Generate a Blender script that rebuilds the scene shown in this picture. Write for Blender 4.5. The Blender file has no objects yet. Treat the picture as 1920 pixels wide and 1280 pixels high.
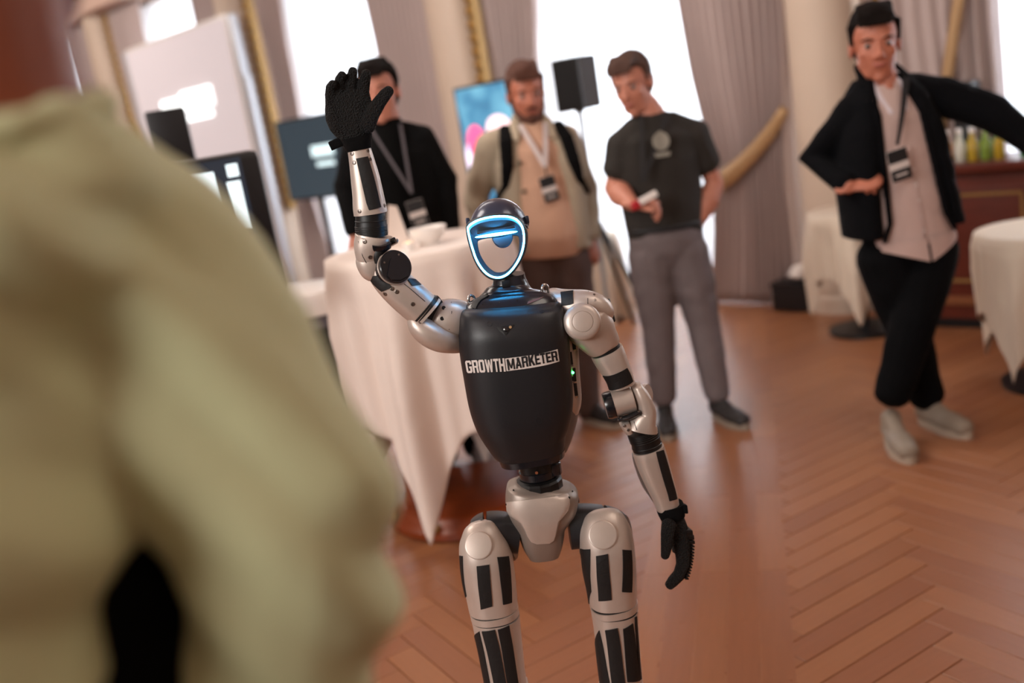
import bpy, bmesh, math, random
import numpy as np
from mathutils import Vector, Matrix
random.seed(7); rng = np.random.default_rng(7)
sc = bpy.context.scene
col = sc.collection
R = math.radians
# ------------------------------------------------------------------ camera
FPX = 1867.0; HOR = 435.0; ROLL = R(9.5); CH = 1.58
PITCH = math.atan(HOR / FPX)
cam = bpy.data.objects.new('camera', bpy.data.cameras.new('camera')); col.objects.link(cam)
cam.data.sensor_width = 36; cam.data.lens = FPX / 1920 * 36
cam.data.clip_start = 0.05
fw = Vector((0, math.cos(PITCH), -math.sin(PITCH))); up0 = Vector((0, math.sin(PITCH), math.cos(PITCH))); rt0 = Vector((1, 0, 0))
rt = rt0 * math.cos(ROLL) - up0 * math.sin(ROLL); up = rt0 * math.sin(ROLL) + up0 * math.cos(ROLL)
cam.matrix_world = Matrix(((rt.x, up.x, -fw.x, 0), (rt.y, up.y, -fw.y, 0), (rt.z, up.z, -fw.z, CH), (0, 0, 0, 1)))
cam.data.dof.use_dof = True; cam.data.dof.focus_distance = 1.93; cam.data.dof.aperture_fstop = 1.6
sc.camera = cam
# ------------------------------------------------------------------ world, lights, exposure
sc.view_settings.view_transform = 'Standard'; sc.view_settings.look = 'None'
sc.view_settings.exposure = 0.62; sc.view_settings.gamma = 1.0; sc.view_settings.use_curve_mapping = False
world = bpy.data.worlds.new('world'); sc.world = world; world.use_nodes = True
bg = world.node_tree.nodes['Background']; bg.inputs[0].default_value = (0.80, 0.88, 1.0, 1); bg.inputs[1].default_value = 1.3
# wall frame: t runs along the window wall, off = distance from it into the room
W0 = np.array([1.5, 7.0]); WE = np.array([-.682, .7313]); WN = np.array([-.7313, -.682])
def Wp(t, off, z):
    p = W0 + WE * t + WN * off
    return Vector((p[0], p[1], z))
def area_light(name, loc, target, sx, sy, power, color=(1, 1, 1)):
    l = bpy.data.lights.new(name, 'AREA'); l.shape = 'RECTANGLE'; l.size = sx; l.size_y = sy; l.energy = power; l.color = color
    o = bpy.data.objects.new(name, l); col.objects.link(o); o.location = loc
    o.rotation_euler = (Vector(target) - Vector(loc)).to_track_quat('-Z', 'Z').to_euler()
    return o
WINT = [-2.75, 0.5, 3.85, 6.95, 10.2]
for wt in WINT:
    area_light('window_daylight', Wp(wt, -.95, 2.0), Wp(wt, 3, 1.6), 2.2, 3.4, 150, (0.93, 0.97, 1.0))
# big windows of the hall behind the photographer; overhead fill lamps added for brightness
area_light('hall_daylight', (-4.4, -2.4, 2.9), (0, 2.4, 0.9), 3.2, 2.6, 225, (1.0, 0.97, 0.94))
area_light('hall_fill', (2.2, 1.2, 4.0), (0.6, 3.6, 0.6), 1.6, 1.6, 22, (1.0, 0.86, 0.74))
area_light('hall_fill', Wp(7.5, 3.2, 4.1), Wp(8, .5, 1.5), 1.6, 1.6, 70, (1.0, 0.9, 0.82))
area_light('hall_fill', Wp(.5, 3.0, 4.1), Wp(.5, .3, 1.2), 2.2, 1.2, 60, (1.0, 0.92, 0.86))
area_light('hall_fill', (-2.8, 3.4, 4.0), (-0.8, 4.2, 0.8), 1.6, 1.6, 48, (1.0, 0.88, 0.78))

# ------------------------------------------------------------------ projection helpers (used only to find real positions)
def ray(x, y):
    a = (x - 960) / FPX; b = -(y - 640) / FPX
    return np.array([a, a, a]) * np.array(rt) + b * np.array(up) + np.array(fw)
CC = np.array([0, 0, CH])
def P(x, y, Y):
    d = ray(x, y); return Vector(CC + d * Y / d[1])
def G(x, y, z=0.0):
    d = ray(x, y); return Vector(CC + d * (z - CH) / d[2])
def K(x, y, Y):
    return (P(x + 1, y, Y) - P(x, y, Y)).length
def WT(x, y, off):
    d = ray(x, y); o = W0 + WN * off; s_ = np.dot(o - 0, WN) / np.dot(d[:2], WN); p = CC + d * s_
    return float(np.dot(p[:2] - W0, WE)), float(p[2])
# ------------------------------------------------------------------ materials
def lin(c):
    if isinstance(c, str):
        c = tuple(int(c[i:i + 2], 16) / 255 for i in (0, 2, 4))
    return tuple(((v / 12.92) if v <= .04045 else ((v + .055) / 1.055) ** 2.4) for v in c)
MATS = {}
def mat(name, c, rough=.6, metal=0.0, noise=0.0, nscale=30, bump=0.0, bscale=60, sheen=0, coat=0, stretch=None, emis=None, estr=0, spec=None, btype='noise'):
    if name in MATS: return MATS[name]
    m = bpy.data.materials.new(name); m.use_nodes = True; nt = m.node_tree; b = nt.nodes['Principled BSDF']
    l = lin(c); b.inputs['Base Color'].default_value = (*l, 1); b.inputs['Roughness'].default_value = rough; b.inputs['Metallic'].default_value = metal
    if coat: b.inputs['Coat Weight'].default_value = coat; b.inputs['Coat Roughness'].default_value = .15
    if sheen: b.inputs['Sheen Weight'].default_value = sheen
    if spec is not None: b.inputs['Specular IOR Level'].default_value = spec
    if emis: b.inputs['Emission Color'].default_value = (*emis, 1); b.inputs['Emission Strength'].default_value = estr
    tc = nt.nodes.new('ShaderNodeTexCoord'); mp = nt.nodes.new('ShaderNodeMapping'); nt.links.new(tc.outputs['Object'], mp.inputs[0])
    if stretch: mp.inputs['Scale'].default_value = stretch
    if noise:
        n = nt.nodes.new('ShaderNodeTexNoise'); n.inputs['Scale'].default_value = nscale; n.inputs['Detail'].default_value = 4
        nt.links.new(mp.outputs[0], n.inputs['Vector'])
        mx = nt.nodes.new('ShaderNodeMix'); mx.data_type = 'RGBA'
        mx.inputs['A'].default_value = (*[v * (1 - noise) for v in l], 1); mx.inputs['B'].default_value = (*[min(1, v * (1 + noise)) for v in l], 1)
        nt.links.new(n.outputs[0], mx.inputs['Factor']); nt.links.new(mx.outputs['Result'], b.inputs['Base Color'])
    if bump:
        if btype == 'noise':
            n2 = nt.nodes.new('ShaderNodeTexNoise'); n2.inputs['Detail'].default_value = 5; o = n2.outputs[0]
        else:
            n2 = nt.nodes.new('ShaderNodeTexVoronoi'); o = n2.outputs['Distance']
        n2.inputs['Scale'].default_value = bscale
        nt.links.new(mp.outputs[0], n2.inputs['Vector'])
        bp = nt.nodes.new('ShaderNodeBump'); bp.inputs['Strength'].default_value = bump; bp.inputs['Distance'].default_value = .02
        nt.links.new(o, bp.inputs['Height']); nt.links.new(bp.outputs[0], b.inputs['Normal'])
    MATS[name] = m; return m
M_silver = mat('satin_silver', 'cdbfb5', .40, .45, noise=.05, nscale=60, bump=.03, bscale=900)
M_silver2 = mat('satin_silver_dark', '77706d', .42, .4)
M_silver3 = mat('satin_silver_shade', '9a8d84', .42, .45)  # pelvis base silver, darkened to carry the shade of its inward-angled faces
M_shell = mat('matte_black_shell', '1d1e22', .42, .0, bump=.04, bscale=500, spec=.5)
M_gloss = mat('dark_gloss', '17191f', .25, .1, coat=.4)
M_head = mat('head_plastic', '3a4258', .28, .25, coat=.5)
M_face = mat('face_plastic', '333d45', .5)
M_rubber = mat('black_rubber', '0b0b0c', .45)
M_tape = mat('black_tape', '0e0d0e', .62, noise=.2, nscale=90, bump=.08, bscale=120)
M_glove = mat('knit_glove', '070708', .85, bump=.9, bscale=330, btype='vor')
M_screw = mat('steel_screw', '8a817b', .3, .9)
M_chrome = mat('chrome', 'd8d4d0', .12, 1.0)
M_led = mat('led_blue', '88ccff', .5, emis=(.05, .46, 1.0), estr=30)
M_green = mat('led_green', '22dd44', .5, emis=(.05, 1.0, .15), estr=9)
M_print = mat('print_white', 'e3d9d3', .6)
M_printk = mat('print_black', '17181b', .6)
M_cloth = mat('table_linen', 'efe0d6', .8, sheen=.3, bump=.15, bscale=8)
M_cream = mat('cream_linen', 'd6c8b6', .8, bump=.15, bscale=8)
M_white = mat('white_porcelain', 'efe9e4', .25)
M_wood = mat('table_wood', '7a3414', .35, noise=.35, nscale=12, stretch=(1, 1, 8))
M_mahog = mat('mahogany', '5b2417', .38, noise=.3, nscale=8, stretch=(1, 1, 5))
M_gold = mat('gold_leaf', '9a7134', .5, .4, noise=.3, nscale=60)
M_goldp = mat('gold_line', '94733f', .55, .25)
M_goldc = mat('gold_satin', 'b8956c', .45, .3, bump=.2, bscale=20, stretch=(1, 1, 6))
M_wall = mat('wall_cream', 'c9b3a3', .8, noise=.05, nscale=3)
M_colm = mat('column_plaster', 'cbb8a6', .6, noise=.05, nscale=4)
M_drape = mat('drape_mauve', 'b6a5a1', .7, sheen=.3, noise=.08, nscale=60, stretch=(1, 1, .1), bump=.2, bscale=50)
M_ceil = mat('ceiling_rose', 'd0b3a3', .8)
M_blackp = mat('black_plastic', '111216', .4)
M_blackf = mat('black_fabric', '070708', .95, spec=.2, bump=.2, bscale=60)
M_navy = mat('navy_knit', '07080c', .95, bump=.3, bscale=90, spec=.15)
M_skin = mat('skin_fair', 'c07f69', .5, noise=.08, nscale=14)
M_skin2 = mat('skin_ruddy', 'b9725a', .5, noise=.1, nscale=14)
M_skinb = mat('skin_brown', '8a4427', .48, noise=.12, nscale=9)
M_hairk = mat('hair_dark', '140d0b', .8, spec=.15, bump=.6, bscale=160, stretch=(1, 1, .3))
M_hairb = mat('hair_brown', '4a2d20', .65, bump=.6, bscale=160, stretch=(1, 1, .3))
M_hairr = mat('hair_auburn', '5a3323', .65, bump=.6, bscale=160)
M_lip = mat('lip', 'a85c50', .5)
M_eye = mat('eye', '201512', .2)
M_eyew = mat('eye_white', '9c8780', .3)
M_peach = mat('peach_tee', 'd3a98f', .85, bump=.25, bscale=12)
M_jacket = mat('cream_jacket', 'b3a48e', .85, bump=.3, bscale=12, noise=.06, nscale=10)
M_brownp = mat('brown_trousers', '5c4a45', .85, bump=.3, bscale=12)
M_olive = mat('charcoal_tee', '2a2622', .88, bump=.25, bscale=14)
M_greyj = mat('grey_jeans', '6c6263', .85, noise=.14, nscale=18, bump=.3, bscale=16)
M_shirt = mat('rose_shirt', 'c2a9a2', .85, bump=.35, bscale=10)
M_blackt = mat('black_trousers', '050609', .92, spec=.15, bump=.2, bscale=14)
M_sneak = mat('cream_sneaker', '8f8375', .6, noise=.1, nscale=30)
M_sole = mat('sole_white', 'b3a797', .6)
M_dsneak = mat('dark_sneaker', '2a2727', .6)
M_green_s = mat('sage_shirt', 'cccfa2', .8, noise=.08, nscale=4, sheen=.1, bump=.2, bscale=4)
M_band = mat('lanyard_black', '17171b', .6)
M_bandw = mat('lanyard_grey', '9d9297', .6)
M_badgew = mat('badge_white', 'd9d0cc', .5)

# ------------------------------------------------------------------ mesh helpers
def link(o, parent=None):
    col.objects.link(o)
    if parent is not None: o.parent = parent
    return o
ROOTS = {}
def org(parent):
    p = parent
    while p is not None and p.parent is not None: p = p.parent
    return p.location.copy() if p is not None else Vector((0, 0, 0))
def raw(name, V, F, m, parent=None, smooth=True, origin=None):
    """V in world coordinates; a child's mesh is stored relative to its thing's base"""
    o3 = org(parent) if parent is not None else (Vector(origin) if origin is not None else Vector((0, 0, 0)))
    me = bpy.data.meshes.new(name)
    me.from_pydata([(v[0] - o3[0], v[1] - o3[1], v[2] - o3[2]) for v in V], [], F)
    if m: me.materials.append(m)
    if smooth: me.polygons.foreach_set('use_smooth', [True] * len(me.polygons))
    me.update()
    o = bpy.data.objects.new(name, me); link(o, parent)
    if parent is None: o.location = o3
    return o
def from_bm(name, bm, m, parent=None, smooth=True, origin=None):
    bmesh.ops.recalc_face_normals(bm, faces=bm.faces)
    V = [v.co.copy() for v in bm.verts]; bm.verts.index_update(); F = [[v.index for v in f.verts] for f in bm.faces]; bm.free()
    return raw(name, V, F, m, parent, smooth, origin)
def thing(name, label, cat, loc, group=None):
    o = bpy.data.objects.new(name, None); o.empty_display_size = .1; link(o); o.location = loc
    o['label'] = label; o['category'] = cat
    if group: o['group'] = group
    return o
def tag(o, label, cat, group=None):
    o['label'] = label; o['category'] = cat
    if group: o['group'] = group
    return o
def struct(o): o['kind'] = 'structure'; return o
def sharp(o, ang=35):
    me = o.data
    bm = bmesh.new(); bm.from_mesh(me)
    for e in bm.edges:
        if len(e.link_faces) == 2 and e.calc_face_angle(0) > R(ang): e.smooth = False
    bm.to_mesh(me); bm.free(); return o
def boxbm(bm, c, X, Y, Z, hx, hy, hz, bev=0.0):
    X, Y, Z = Vector(X), Vector(Y), Vector(Z); c = Vector(c)
    vs = [bm.verts.new(c + X * hx * a + Y * hy * b + Z * hz * d) for a in (-1, 1) for b in (-1, 1) for d in (-1, 1)]
    fs = [(0, 1, 3, 2), (4, 6, 7, 5), (0, 4, 5, 1), (2, 3, 7, 6), (0, 2, 6, 4), (1, 5, 7, 3)]
    faces = [bm.faces.new([vs[i] for i in f]) for f in fs]
    if bev:
        es = set(e for f in faces for e in f.edges)
        bmesh.ops.bevel(bm, geom=list(es), offset=bev, segments=2, affect='EDGES', profile=.6)
def box(name, c, hx, hy, hz, m, parent=None, axes=None, bev=.003, origin=None):
    bm = bmesh.new(); A = axes or ((1, 0, 0), (0, 1, 0), (0, 0, 1)); boxbm(bm, c, *A, hx, hy, hz, bev)
    return sharp(from_bm(name, bm, m, parent, True, origin), 30)
WAX = ((WE[0], WE[1], 0), (WN[0], WN[1], 0), (0, 0, 1))
def wbox(name, t0, t1, o0, o1, z0, z1, m, parent=None, bev=.003, origin=None):
    return box(name, Wp((t0 + t1) / 2, (o0 + o1) / 2, (z0 + z1) / 2), abs(t1 - t0) / 2, abs(o1 - o0) / 2, (z1 - z0) / 2, m, parent, WAX, bev, origin)
def frame_of(T, ref=None):
    T = Vector(T).normalized(); r = Vector(ref) if ref is not None else (Vector((0, 0, 1)) if abs(T.z) < .9 else Vector((1, 0, 0)))
    A = T.cross(r).normalized(); B = A.cross(T).normalized(); return T, A, B
def lathe_bm(bm, c, axis, prof, seg=32, ref=None):
    """prof: list of (distance along axis, radius)"""
    T, A, B = frame_of(axis, ref); c = Vector(c); rings = []
    for d, r in prof:
        if r < 1e-6: rings.append([bm.verts.new(c + T * d)])
        else: rings.append([bm.verts.new(c + T * d + (A * math.cos(2 * math.pi * i / seg) + B * math.sin(2 * math.pi * i / seg)) * r) for i in range(seg)])
    for a, b in zip(rings, rings[1:]):
        for i in range(seg):
            j = (i + 1) % seg
            if len(a) == 1 and len(b) == 1: continue
            if len(a) == 1: bm.faces.new((a[0], b[j], b[i]))
            elif len(b) == 1: bm.faces.new((a[i], a[j], b[0]))
            else: bm.faces.new((a[i], a[j], b[j], b[i]))
    if len(rings[0]) > 1: bm.faces.new(rings[0][::-1])
    if len(rings[-1]) > 1: bm.faces.new(rings[-1])
def lathe(name, c, axis, prof, m, parent=None, seg=32, origin=None, ang=35):
    bm = bmesh.new(); lathe_bm(bm, c, axis, prof, seg); return sharp(from_bm(name, bm, m, parent, True, origin), ang)
def rod_bm(bm, pts, r, seg=10, closed=False):
    pts = [Vector(p) for p in pts]; n = len(pts); rings = []; A = None
    rr = r if hasattr(r, '__len__') else [r] * n
    for i, p in enumerate(pts):
        if closed: T = (pts[(i + 1) % n] - pts[i - 1]).normalized()
        else: T = (pts[min(i + 1, n - 1)] - pts[max(i - 1, 0)]).normalized()
        if A is None: _, A, B = frame_of(T)
        else:
            A = (A - T * A.dot(T)).normalized(); B = A.cross(T)
        rings.append([bm.verts.new(p + (A * math.cos(2 * math.pi * k / seg) + B * math.sin(2 * math.pi * k / seg)) * rr[i]) for k in range(seg)])
    m = n if closed else n - 1
    for i in range(m):
        a, b = rings[i], rings[(i + 1) % n]
        for k in range(seg):
            j = (k + 1) % seg; bm.faces.new((a[k], a[j], b[j], b[k]))
    if not closed: bm.faces.new(rings[0][::-1]); bm.faces.new(rings[-1])
def rod(name, pts, r, m, parent=None, seg=10, closed=False, origin=None):
    bm = bmesh.new(); rod_bm(bm, pts, r, seg, closed); return from_bm(name, bm, m, parent, True, origin)
# ---- smooth lofts with a surface function
class Loft:
    """stations (point, half width, half depth); u in 0..n-1 along, phi in degrees, 0 facing the viewer side"""
    def __init__(s, st, view=(0, 1, 0), n=2.4, sub=5, lin_interp=False):
        s.st = [(Vector(p), a, b) for p, a, b in st]; s.view = Vector(view).normalized(); s.n = n; s.N = len(st)
    def cr(s, f, u):
        i = max(0, min(s.N - 2, int(math.floor(u)))); t = u - i
        g = lambda k: f(s.st[max(0, min(s.N - 1, k))])
        p0, p1, p2, p3 = g(i - 1), g(i), g(i + 1), g(i + 2)
        if i == 0: p0 = p1 * 2 - p2 if hasattr(p1, 'length') else 2 * p1 - p2
        if i == s.N - 2: p3 = p2 * 2 - p1 if hasattr(p1, 'length') else 2 * p2 - p1
        return (p1 * 2 + (p2 - p0) * t + (p0 * 2 - p1 * 5 + p2 * 4 - p3) * t * t + (p1 * 3 - p0 - p2 * 3 + p3) * t ** 3) * .5
    def fr(s, u):
        c = s.cr(lambda q: q[0], u); a = max(1e-4, s.cr(lambda q: q[1], u)); b = max(1e-4, s.cr(lambda q: q[2], u))
        e = .05; T = (s.cr(lambda q: q[0], min(s.N - 1, u + e)) - s.cr(lambda q: q[0], max(0, u - e))).normalized()
        B = (s.view - T * s.view.dot(T)).normalized()        # away from viewer
        A = B.cross(T).normalized()
        if A.dot(rt) < 0: A = -A
        return c, a, b, A, B
    def at(s, u, phi, off=0.0):
        c, a, b, A, B = s.fr(u); ph = R(phi); sx, cx = math.sin(ph), math.cos(ph); k = 2 / s.n
        x = math.copysign(abs(sx) ** k, sx); y = math.copysign(abs(cx) ** k, cx)
        v = A * x * (a + off) - B * y * (b + off); return c + v
    def mesh(s, bm, seg=36, per=5, u0=0, u1=None, caps=True, round_caps=0):
        u1 = s.N - 1 if u1 is None else u1; nu = max(2, int((u1 - u0) * per) + 1); rings = []
        for i in range(nu):
            u = u0 + (u1 - u0) * i / (nu - 1)
            rings.append([bm.verts.new(s.at(u, 360 * k / seg)) for k in range(seg)])
        for a, b in zip(rings, rings[1:]):
            for k in range(seg):
                j = (k + 1) % seg; bm.faces.new((a[k], a[j], b[j], b[k]))
        if caps:
            for r_, uu in ((rings[0], u0), (rings[-1], u1)):
                c = s.fr(uu)[0]
                if round_caps:
                    T = (s.fr(max(0, uu - .01) if uu > u0 else min(s.N - 1, uu + .01))[0] - c).normalized()
                    prev = r_
                    for q in (30, 60, 85):
                        cs, sn = math.cos(R(q)), math.sin(R(q))
                        new = [bm.verts.new(c + (v.co - c) * cs - T * round_caps * sn) for v in r_]
                        for k in range(seg):
                            j = (k + 1) % seg; bm.faces.new((prev[k], prev[j], new[j], new[k]))
                        prev = new
                    bm.faces.new(prev)
                else:
                    inn = [bm.verts.new(c + (v.co - c) * .97) for v in r_]
                    for k in range(seg):
                        j = (k + 1) % seg; bm.faces.new((r_[k], r_[j], inn[j], inn[k]))
                    bm.faces.new(inn)
    def build(s, name, m, parent, seg=36, per=5, u0=0, u1=None, round_caps=0, ang=40):
        bm = bmesh.new(); s.mesh(bm, seg, per, u0, u1, True, round_caps); return sharp(from_bm(name, bm, m, parent), ang)
def sta(p, Y=1.9):
    """pixel stations (x, y, dy, hw, hd) -> metre stations"""
    out = []
    for x, y, dy, hw, hd in p:
        k = K(x, y, Y + dy); out.append((P(x, y, Y + dy), hw * k, hd * k))
    return out
def proj(v):
    d = Vector(v) - Vector(CC); z = d.dot(fw); return 960 + FPX * d.dot(rt) / z, 640 - FPX * d.dot(up) / z
def inv(L, x, y, guess=None):
    """find (u, phi) on the front of a loft that projects to pixel x, y (Gauss-Newton)"""
    best = None if guess is None else (0, guess[0])
    for i in range(0, (L.N - 1) * 3 + 1) if guess is None else ():
        u = i / 3; q = proj(L.fr(u)[0]); d = (q[0] - x) ** 2 + (q[1] - y) ** 2
        if best is None or d < best[0]: best = (d, u)
    u = best[1]; ph = 0.0 if guess is None else guess[1]
    for _ in range(25):
        q = proj(L.at(u, ph))
        if abs(q[0] - x) + abs(q[1] - y) < .05: break
        qu = proj(L.at(u + .02, ph)); qp = proj(L.at(u, ph + 1))
        J = np.array([[(qu[0] - q[0]) / .02, qp[0] - q[0]], [(qu[1] - q[1]) / .02, qp[1] - q[1]]])
        try: d = np.linalg.solve(J + np.eye(2) * 1e-6, [x - q[0], y - q[1]])
        except Exception: break
        u += max(-.5, min(.5, d[0])); ph += max(-15, min(15, d[1])); ph = max(-88, min(88, ph)); u = max(0, min(L.N - 1, u))
    return u, ph
def patch(name, L, quad, m, parent, off=.0008, th=.0012, nu=10, nv=8):
    """thin plate lying on a loft, quad = pixel corners TL TR BR BL"""
    c = [inv(L, *q) for q in quad]; top = []; bot = []
    for i in range(nu + 1):
        for j in range(nv + 1):
            a, b = i / nu, j / nv
            u = (c[0][0] * (1 - b) + c[1][0] * b) * (1 - a) + (c[3][0] * (1 - b) + c[2][0] * b) * a
            f = (c[0][1] * (1 - b) + c[1][1] * b) * (1 - a) + (c[3][1] * (1 - b) + c[2][1] * b) * a
            top.append(L.at(u, f, off + th)); bot.append(L.at(u, f, off - .002))
    return slab(name, top, bot, nu, nv, m, parent)
def slab(name, top, bot, nu, nv, m, parent):
    V = top + bot; n = len(top); F = []; w = nv + 1
    for i in range(nu):
        for j in range(nv):
            a = i * w + j; F.append((a, a + 1, a + w + 1, a + w)); F.append((n + a, n + a + w, n + a + w + 1, n + a + 1))
    for i in range(nu):
        a = i * w; F.append((a, a + w, n + a + w, n + a)); a = i * w + nv; F.append((a + w, a, n + a, n + a + w))
    for j in range(nv):
        a = j; F.append((a + 1, a, n + a, n + a + 1)); a = nu * w + j; F.append((a, a + 1, n + a + 1, n + a))
    bm = bmesh.new(); vs = [bm.verts.new(v) for v in V]
    for f in F: bm.faces.new([vs[i] for i in f])
    return sharp(from_bm(name, bm, m, parent), 40)
def patch_rows(name, L, rows, m, parent, off=.001, th=.002, nv=16):
    """plate from pixel rows (xl, yl, xr, yr)"""
    top = []; bot = []
    for xl, yl, xr, yr in rows:
        g = None
        for j in range(nv + 1):
            t = j / nv; g = inv(L, xl * (1 - t) + xr * t, yl * (1 - t) + yr * t, g); u, f = g
            e = th if 0 < j < nv else th * .3
            top.append(L.at(u, f, off + e)); bot.append(L.at(u, f, off - .003))
    return slab(name, top, bot, len(rows) - 1, nv, m, parent)
# ---- organic bodies: overlapping closed shapes fused by a voxel remesh
class Blob:
    def __init__(s): s.bm = bmesh.new()
    def ell(s, c, rx, ry, rz, X=(1, 0, 0), Y=(0, 1, 0), Z=(0, 0, 1), seg=16):
        X, Y, Z = Vector(X).normalized(), Vector(Y).normalized(), Vector(Z).normalized(); c = Vector(c)
        rings = []; n = seg // 2
        for i in range(1, n):
            a = math.pi * i / n
            rings.append([s.bm.verts.new(c + Z * rz * math.cos(a) + (X * rx * math.cos(2 * math.pi * k / seg) + Y * ry * math.sin(2 * math.pi * k / seg)) * math.sin(a)) for k in range(seg)])
        t = s.bm.verts.new(c + Z * rz); b = s.bm.verts.new(c - Z * rz)
        for p, q in zip(rings, rings[1:]):
            for k in range(seg):
                j = (k + 1) % seg; s.bm.faces.new((p[k], q[k], q[j], p[j]))
        for k in range(seg):
            j = (k + 1) % seg; s.bm.faces.new((t, rings[0][k], rings[0][j])); s.bm.faces.new((rings[-1][k], b, rings[-1][j]))
        return s
    def tube(s, pts, rs, fl=1.0, ref=None, seg=14):
        """capsule chain; rs radii; fl flattens along the second axis; ref gives the wide axis"""
        pts = [Vector(p) for p in pts]; n = len(pts); rings = []
        A0 = Vector(ref) if ref is not None else None
        fr = []
        for i in range(n):
            T = (pts[min(i + 1, n - 1)] - pts[max(i - 1, 0)]).normalized()
            if A0 is None: _, A0, _b = frame_of(T)
            A = (A0 - T * A0.dot(T)).normalized(); B = T.cross(A); fr.append((T, A, B)); A0 = A if ref is None else A0
        seq = []
        T, A, B = fr[0]; r = rs[0]
        for q in (80, 50, 20): seq.append((pts[0] - T * r * math.sin(R(q)) * (.8), r * math.cos(R(q)), A, B))
        for i in range(n): seq.append((pts[i], rs[i], fr[i][1], fr[i][2]))
        T, A, B = fr[-1]; r = rs[-1]
        for q in (20, 50, 80): seq.append((pts[-1] + T * r * math.sin(R(q)) * (.8), r * math.cos(R(q)), A, B))
        for p, r, A, B in seq:
            rings.append([s.bm.verts.new(p + (A * math.cos(2 * math.pi * k / seg) + B * math.sin(2 * math.pi * k / seg) * fl) * r) for k in range(seg)])
        for a, b in zip(rings, rings[1:]):
            for k in range(seg):
                j = (k + 1) % seg; s.bm.faces.new((a[k], a[j], b[j], b[k]))
        s.bm.faces.new(rings[0][::-1]); s.bm.faces.new(rings[-1]); return s
    def loft(s, L, seg=28, per=4): L.mesh(s.bm, seg, per); return s
    def rings(s, secs, X, Y, seg=28):
        """stacked elliptical sections (centre, rx, ry)"""
        X, Y = Vector(X), Vector(Y); rr = []
        for c, rx, ry in secs:
            rr.append([s.bm.verts.new(Vector(c) + X * rx * math.cos(2 * math.pi * k / seg) + Y * ry * math.sin(2 * math.pi * k / seg)) for k in range(seg)])
        for a, b in zip(rr, rr[1:]):
            for k in range(seg):
                j = (k + 1) % seg; s.bm.faces.new((a[k], a[j], b[j], b[k]))
        s.bm.faces.new(rr[0][::-1]); s.bm.faces.new(rr[-1]); return s
    def box(s, c, X, Y, Z, hx, hy, hz): boxbm(s.bm, c, X, Y, Z, hx, hy, hz); return s
    def build(s, name, m, parent=None, vox=.008, smooth=4, wr=None, origin=None):
        bmesh.ops.recalc_face_normals(s.bm, faces=s.bm.faces)
        me = bpy.data.meshes.new(name); s.bm.to_mesh(me); s.bm.free()
        o = bpy.data.objects.new('tmp', me); col.objects.link(o)
        md = o.modifiers.new('r', 'REMESH'); md.mode = 'VOXEL'; md.voxel_size = vox; md.use_smooth_shade = True
        if smooth:
            sm = o.modifiers.new('s', 'SMOOTH'); sm.iterations = smooth; sm.factor = .5
        dg = bpy.context.evaluated_depsgraph_get(); ev = o.evaluated_get(dg); m2 = bpy.data.meshes.new_from_object(ev)
        bpy.data.objects.remove(o); bpy.data.meshes.remove(me)
        nv = len(m2.vertices); V = np.empty(nv * 3); m2.vertices.foreach_get('co', V); V = V.reshape(-1, 3)
        if wr is not None:
            N = np.empty(nv * 3); m2.vertices.foreach_get('normal', N); N = N.reshape(-1, 3); V = V + N * wr(V)[:, None]
        o3 = org(parent) if parent is not None else (Vector(origin) if origin is not None else Vector((0, 0, 0)))
        V = V - np.array(o3); m2.vertices.foreach_set('co', V.ravel()); m2.name = name
        m2.materials.clear(); m2.materials.append(m); m2.polygons.foreach_set('use_smooth', [True] * len(m2.polygons)); m2.update()
        ob = bpy.data.objects.new(name, m2); link(ob, parent)
        if parent is None: ob.location = o3
        return ob
def folds(dirs, amp, seed=0, wq=.9):
    """wrinkles: sum of crossed, warped sine folds; dirs = list of (direction, wavelength)"""
    r = np.random.default_rng(seed)
    def f(V):
        w = np.zeros(len(V)); warp = np.zeros(len(V))
        for _ in range(4):
            k = r.normal(size=3) * 9; warp += np.sin(V @ k + r.uniform(0, 6)) * wq
        for d, wl in dirs:
            d = np.array(d, float); d /= np.linalg.norm(d)
            s_ = np.sin(V @ d * 2 * math.pi / wl + warp + r.uniform(0, 6)); w += np.sign(s_) * np.abs(s_) ** 1.3 / len(dirs)
        return w * amp * (.6 + .4 * np.sin(warp))
    return f

exec_parts = True
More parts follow.
